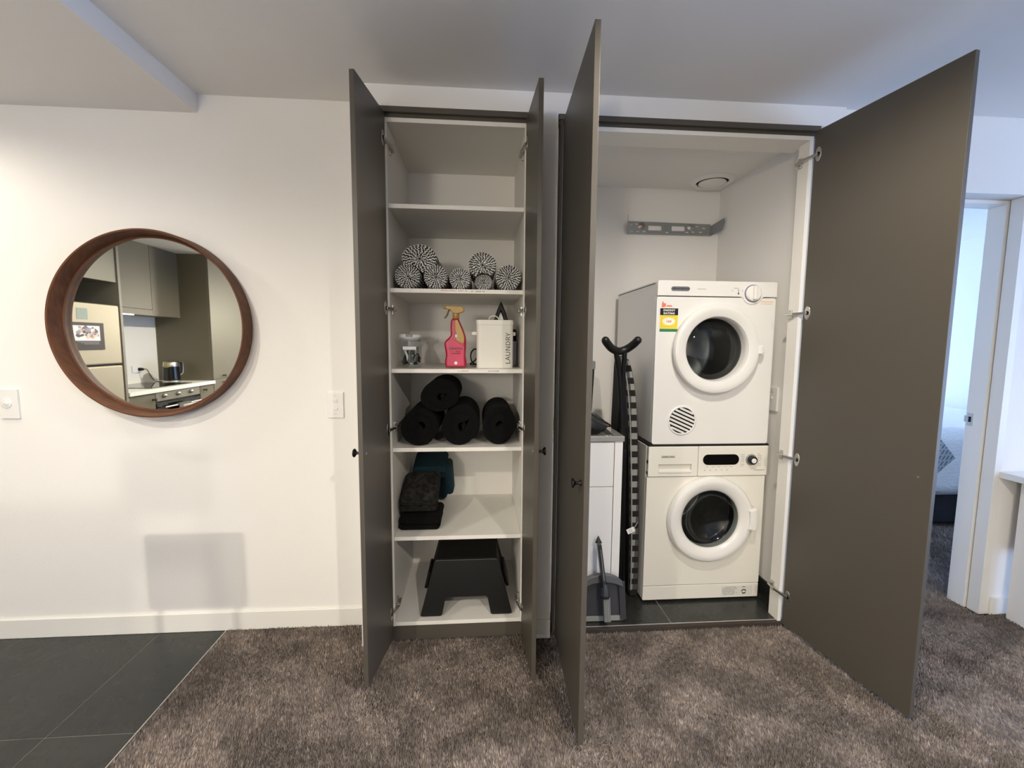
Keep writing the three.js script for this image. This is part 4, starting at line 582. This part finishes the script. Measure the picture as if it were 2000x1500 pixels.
// ---------------------------------------------------------------- kitchen behind the camera's left shoulder, seen in the mirror
const KX = -3.055;
{
  const g = M.kitchenGrey, fr = thing('fridge', 'stainless two-door fridge reflected at the left of the mirror', 'fridge', [-3.35, 0, 1.64]);
  const st = std('#b5ab95', 0.42, { metalness: 0.35 });
  part(fr, 'body', rbox(-3.64, -3.09, 0.03, 1.645, 1.31, 1.972, 0.006), std('#5c5a55', 0.5)); part(fr, 'door', rbox(-3.087, -3.03, 1.160, 1.645, 1.31, 1.972, 0.012, 2), st); part(fr, 'door', rbox(-3.087, -3.03, 0.06, 1.146, 1.31, 1.972, 0.012, 2), st); part(fr, 'foot_grille', rbox(-3.60, -3.08, 0.0, 0.05, 1.33, 1.95, 0.004), M.blackPlastic);
  const pic = canvasTex(256, 192, (c, w, h) => { c.fillStyle = '#e8e4e2'; c.fillRect(0, 0, w, h); const k = ['#b98a7c', '#6d6068', '#d7b9a6', '#8a8f9c', '#54484c', '#c9c2bd']; let s = 5; const r = () => (s = (s * 16807) % 2147483647) / 2147483647; for (let i = 0; i < 46; i++) { c.fillStyle = k[i % 6]; c.beginPath(); c.ellipse(20 + r() * 180, 14 + r() * 110, 6 + r() * 20, 5 + r() * 14, r() * 3, 0, 7); c.fill(); } c.fillStyle = '#3a3336'; c.fillRect(0, 148, w, 44); c.fillStyle = '#8f8a88'; for (let i = 0; i < 3; i++) c.fillRect(14, 156 + i * 11, 190 - 30 * i, 4); });
  const pf = thing('fridge_picture', 'dark-framed colour picture stuck to the fridge door', 'picture', [-3.03, 1.38, 1.66]);
  part(pf, 'picture_frame', rbox(-3.0295, -3.022, 1.28, 1.492, 1.46, 1.797, 0.002), std('#3b3130', 0.5)); part(pf, 'print', new THREE.PlaneGeometry(0.26, 0.15).rotateY(Math.PI / 2).translate(-3.0212, 1.392, 1.625), std('#ffffff', 0.4, { map: pic }));
  single('fridge_note', [rbox(-3.0296, -3.0285, 1.515, 1.60, 1.57, 1.665, 0.0004)], std('#9aa59a', 0.6), 'pale green square note above the picture on the fridge', 'note', [-3.03, 1.52, 1.62]);
  const fc = thing('over_fridge_cabinet', 'grey cabinet above the fridge reflected in the mirror', 'cabinet', [-3.35, 1.84, 1.64]); part(fc, 'carcass', rbox(-3.64, -3.075, 1.845, 2.324, 1.295, 1.998, 0.001), g); part(fc, 'door', rbox(-3.074, -3.055, 1.84, 2.32, 1.297, 1.996, 0.001), std('#8e8876', 0.3));  // door is a lighter copy of the cabinet grey: strong lamplight put into its colour
  single('tall_panel', rbox(-3.655, -3.045, 0, 2.324, 2.005, 2.03, 0.001), std('#8a8478', 0.45), 'tall grey end panel between the fridge and the kitchen bench', 'panel', [-3.35, 0, 2.017]); single('tall_panel', rbox(-3.655, -3.045, 0, 2.324, 1.268, 1.292, 0.001), M.kitchenGrey, 'tall grey end panel on the mirror-wall side of the fridge', 'panel', [-3.35, 0, 1.28]);
  const bc = thing('base_cabinet', 'grey kitchen base cabinets either side of the oven', 'cabinet', [-3.35, 0, 2.66]);
  part(bc, 'carcass', [rbox(-3.655, -3.078, 0.1, 0.862, 2.032, 2.36, 0.001), rbox(-3.655, -3.078, 0.1, 0.862, 3.03, 3.286, 0.001)], g); part(bc, 'toe_kick', box(-3.64, -3.10, 0, 0.1, 2.035, 3.28), M.blackPlastic);
  const kd = (par, z, y) => part(par, 'knob', lathe(knobProf, 20).rotateZ(-Math.PI / 2).translate(KX, y, z), M.blackPlastic);
  kd(part(bc, 'door', rbox(-3.077, KX, 0.104, 0.855, 2.036, 2.355, 0.001), g), 2.325, 0.80); for (const [y0, y1] of [[0.66, 0.855], [0.39, 0.655], [0.104, 0.385]]) kd(part(bc, 'drawer', rbox(-3.077, KX, y0, y1, 3.034, 3.283, 0.001), g), 3.10, (y0 + y1) / 2 + 0.055);
  const ov = thing('oven', 'built-in oven with three metal knobs below the kitchen bench', 'oven', [-3.35, 0.1, 2.69]);
  part(ov, 'oven_body', rbox(-3.64, -3.08, 0.11, 0.86, 2.364, 3.026, 0.002), M.blackPlastic); const pnl = part(ov, 'control_panel', rbox(-3.08, KX, 0.775, 0.857, 2.364, 3.026, 0.002), std('#8d877a', 0.35, { metalness: 0.4 }));
  for (const z of [2.468, 2.665, 2.866]) part(pnl, 'knob', lathe([[0, 0], [0.021, 0], [0.018, 0.014], [0.015, 0.026], [0, 0.027]], 24).rotateZ(-Math.PI / 2).translate(KX, 0.823, z), M.steel);
  const od = part(ov, 'door', rbox(-3.08, KX, 0.14, 0.755, 2.37, 3.02, 0.003), phys('#050506', 0.06)); part(od, 'handle', [cyl([KX + 0.04, 0.715, 2.42], [KX + 0.04, 0.715, 2.97], 0.009), cyl([KX, 0.715, 2.44], [KX + 0.04, 0.715, 2.44], 0.007), cyl([KX, 0.715, 2.95], [KX + 0.04, 0.715, 2.95], 0.007)], M.steel);
  single('tea_towel', [rbox(KX + 0.05, KX + 0.056, 0.40, 0.725, 2.60, 2.79, 0.003), rbox(KX + 0.028, KX + 0.056, 0.7255, 0.732, 2.60, 2.79, 0.003)], std('#6b6a68', 0.95), 'grey tea towel hanging over the oven door handle', 'towel', [KX + 0.05, 0.4, 2.7]);
  const top = single('kitchen_benchtop', rbox(-3.656, -3.035, 0.864, 0.90, 2.031, 3.288, 0.002), M.benchtop, 'white stone kitchen benchtop above the oven', 'benchtop', [-3.35, 0.864, 2.66]); void top;
  single('cooktop', rbox(-3.58, -3.10, 0.9, 0.906, 2.38, 2.98, 0.002), phys('#060607', 0.05), 'black glass cooktop set on the white kitchen benchtop', 'cooktop', [-3.34, 0.9, 2.68]);
  const oc = thing('overhead_cabinet', 'grey overhead kitchen cabinet with built-in rangehood above the cooktop', 'cabinet', [-3.5, 1.61, 2.66]);
  part(oc, 'carcass', rbox(-3.656, -3.396, 1.612, 2.324, 2.032, 3.287, 0.001), g); part(oc, 'door', rbox(-3.395, -3.376, 1.672, 2.322, 2.034, 2.86, 0.001), g); part(oc, 'filler', rbox(-3.395, -3.376, 1.61, 2.322, 2.864, 3.286, 0.001), g); part(oc, 'rangehood_front', rbox(-3.395, -3.374, 1.61, 1.668, 2.034, 2.86, 0.001), g);
  part(oc, 'rangehood_lip', rbox(-3.396, -3.368, 1.598, 1.612, 2.36, 2.60, 0.002), std('#f1f0ec', 0.2)); 
  struct('wall_splashback', box(-3.66, -3.652, 0.90, 1.612, 2.031, 3.289), M.splash);
  const so = thing('power_outlet', 'white double power point on the white kitchen splashback', 'outlet', [-3.652, 1.05, 2.97]); part(so, 'plate', rbox(-3.652, -3.642, 1.01, 1.085, 2.90, 3.02, 0.003), M.white); part(so, 'switch', rbox(-3.643, -3.640, 1.065, 1.075, 2.92, 2.94, 0.001), M.trim);
  const ke = thing('kettle', 'black electric kettle with chrome base and handle beside the cooktop', 'kettle', [-3.40, 0.90, 3.12]);
  const kx = -3.40, kz = 3.12; part(ke, 'power_base', lathe([[0, 0], [0.085, 0], [0.087, 0.01], [0.08, 0.022], [0, 0.022]], 40).translate(kx, 0.9, kz), M.steel); part(ke, 'kettle_body', lathe([[0, 0.023], [0.078, 0.023], [0.08, 0.03], [0.074, 0.16], [0.07, 0.172], [0, 0.172]], 48).translate(kx, 0.9, kz), phys('#0a0a0b', 0.12)); part(ke, 'kettle_rim', lathe([[0.071, 0.170], [0.073, 0.172], [0.069, 0.215], [0.055, 0.222], [0, 0.226]], 48).translate(kx, 0.9, kz), M.steel);
  part(ke, 'handle', tube([[kx + 0.02, 1.115, kz + 0.065], [kx + 0.03, 1.11, kz + 0.115], [kx + 0.03, 1.06, kz + 0.122], [kx + 0.03, 0.99, kz + 0.112], [kx + 0.02, 0.965, kz + 0.07]], 0.009, 30, 10), M.blackPlastic); part(ke, 'handle_trim', tube([[kx + 0.035, 1.12, kz + 0.09], [kx + 0.042, 1.11, kz + 0.126], [kx + 0.042, 1.06, kz + 0.132], [kx + 0.042, 0.99, kz + 0.12], [kx + 0.03, 0.968, kz + 0.085]], 0.005, 30, 8), M.steel);
  part(ke, 'spout', rbox(kx - 0.02, kx + 0.03, 1.06, 1.118, kz - 0.095, kz - 0.05, 0.012, 2), std('#a59a6c', 0.3, { metalness: 0.6 }));
  part(ke, 'power_plug', [cyl([-3.642, 1.045, 2.99], [-3.60, 1.045, 2.99], 0.018, 0.014), tube([[-3.60, 1.045, 2.99], [-3.575, 1.04, 3.01], [-3.56, 0.96, 3.04], [-3.52, 0.907, 3.06], [-3.46, 0.906, 3.10]], 0.004, 30, 8)], M.rubber);
  const pa = thing('pantry_cabinet', 'tall grey pantry cupboard at the end of the kitchen bench', 'cupboard', [-3.35, 0, 3.64]);
  part(pa, 'carcass', rbox(-3.656, -3.078, 0.1, 2.324, 3.291, 3.985, 0.001), g); part(pa, 'toe_kick', box(-3.64, -3.10, 0, 0.1, 3.295, 3.98), M.blackPlastic); const pd = std('#6c6656', 0.45);
  kd(part(pa, 'door', rbox(-3.077, KX, 0.912, 2.32, 3.294, 3.982, 0.001), pd), 3.49, 0.945); kd(part(pa, 'door', rbox(-3.077, KX, 0.104, 0.908, 3.294, 3.982, 0.001), pd), 3.49, 0.865);
  struct('wall_kitchen_end', box(-3.66, -3.056, 0, 2.325, 3.988, 6.5), M.wall);
  const is = thing('kitchen_island', 'white kitchen island bench whose corner shows low in the mirror', 'island', [-1.84, 0, 1.98]);
  part(is, 'island_top', rbox(-2.13, -1.55, 0.86, 0.9, 1.30, 2.75, 0.002), M.benchtop); part(is, 'island_base', rbox(-2.09, -1.75, 0.1, 0.86, 1.36, 2.72, 0.002), M.white); part(is, 'toe_kick', box(-2.05, -1.8, 0, 0.1, 1.4, 2.68), M.blackPlastic);
  const bs = thing('unseen_bar_stool', 'unseen grey bar stool in front of the island, placed to shade the mirror wall', 'stool', [-1.44, 0, 1.08]), bx = -1.43, bz = 1.10;  // stool out of view, placed to cast the soft shadow low on the mirror wall
  part(bs, 'seat', rbox(bx - 0.17, bx + 0.17, 0.64, 0.69, bz - 0.15, bz + 0.16, 0.02, 3), M.kitchenGrey); part(bs, 'backrest', rbox(bx - 0.155, bx + 0.155, 0.78, 1.03, bz - 0.17, bz - 0.14, 0.03, 3), M.kitchenGrey);
  for (const sx of [-1, 1]) for (const sz of [-1, 1]) part(bs, 'leg', cyl([bx + sx * 0.14, 0.65, bz + sz * 0.12], [bx + sx * 0.19, 0, bz + sz * 0.17], 0.014), M.blackMetal);
  for (const sx of [-1, 1]) part(bs, 'back_post', cyl([bx + sx * 0.12, 0.66, bz - 0.14], [bx + sx * 0.12, 0.82, bz - 0.155], 0.012), M.blackMetal);
  part(bs, 'foot_ring', [cyl([bx - 0.17, 0.25, bz - 0.15], [bx + 0.17, 0.25, bz - 0.15], 0.009), cyl([bx - 0.17, 0.25, bz + 0.15], [bx + 0.17, 0.25, bz + 0.15], 0.009)], M.blackMetal);
}

renderer.render(scene, camera);
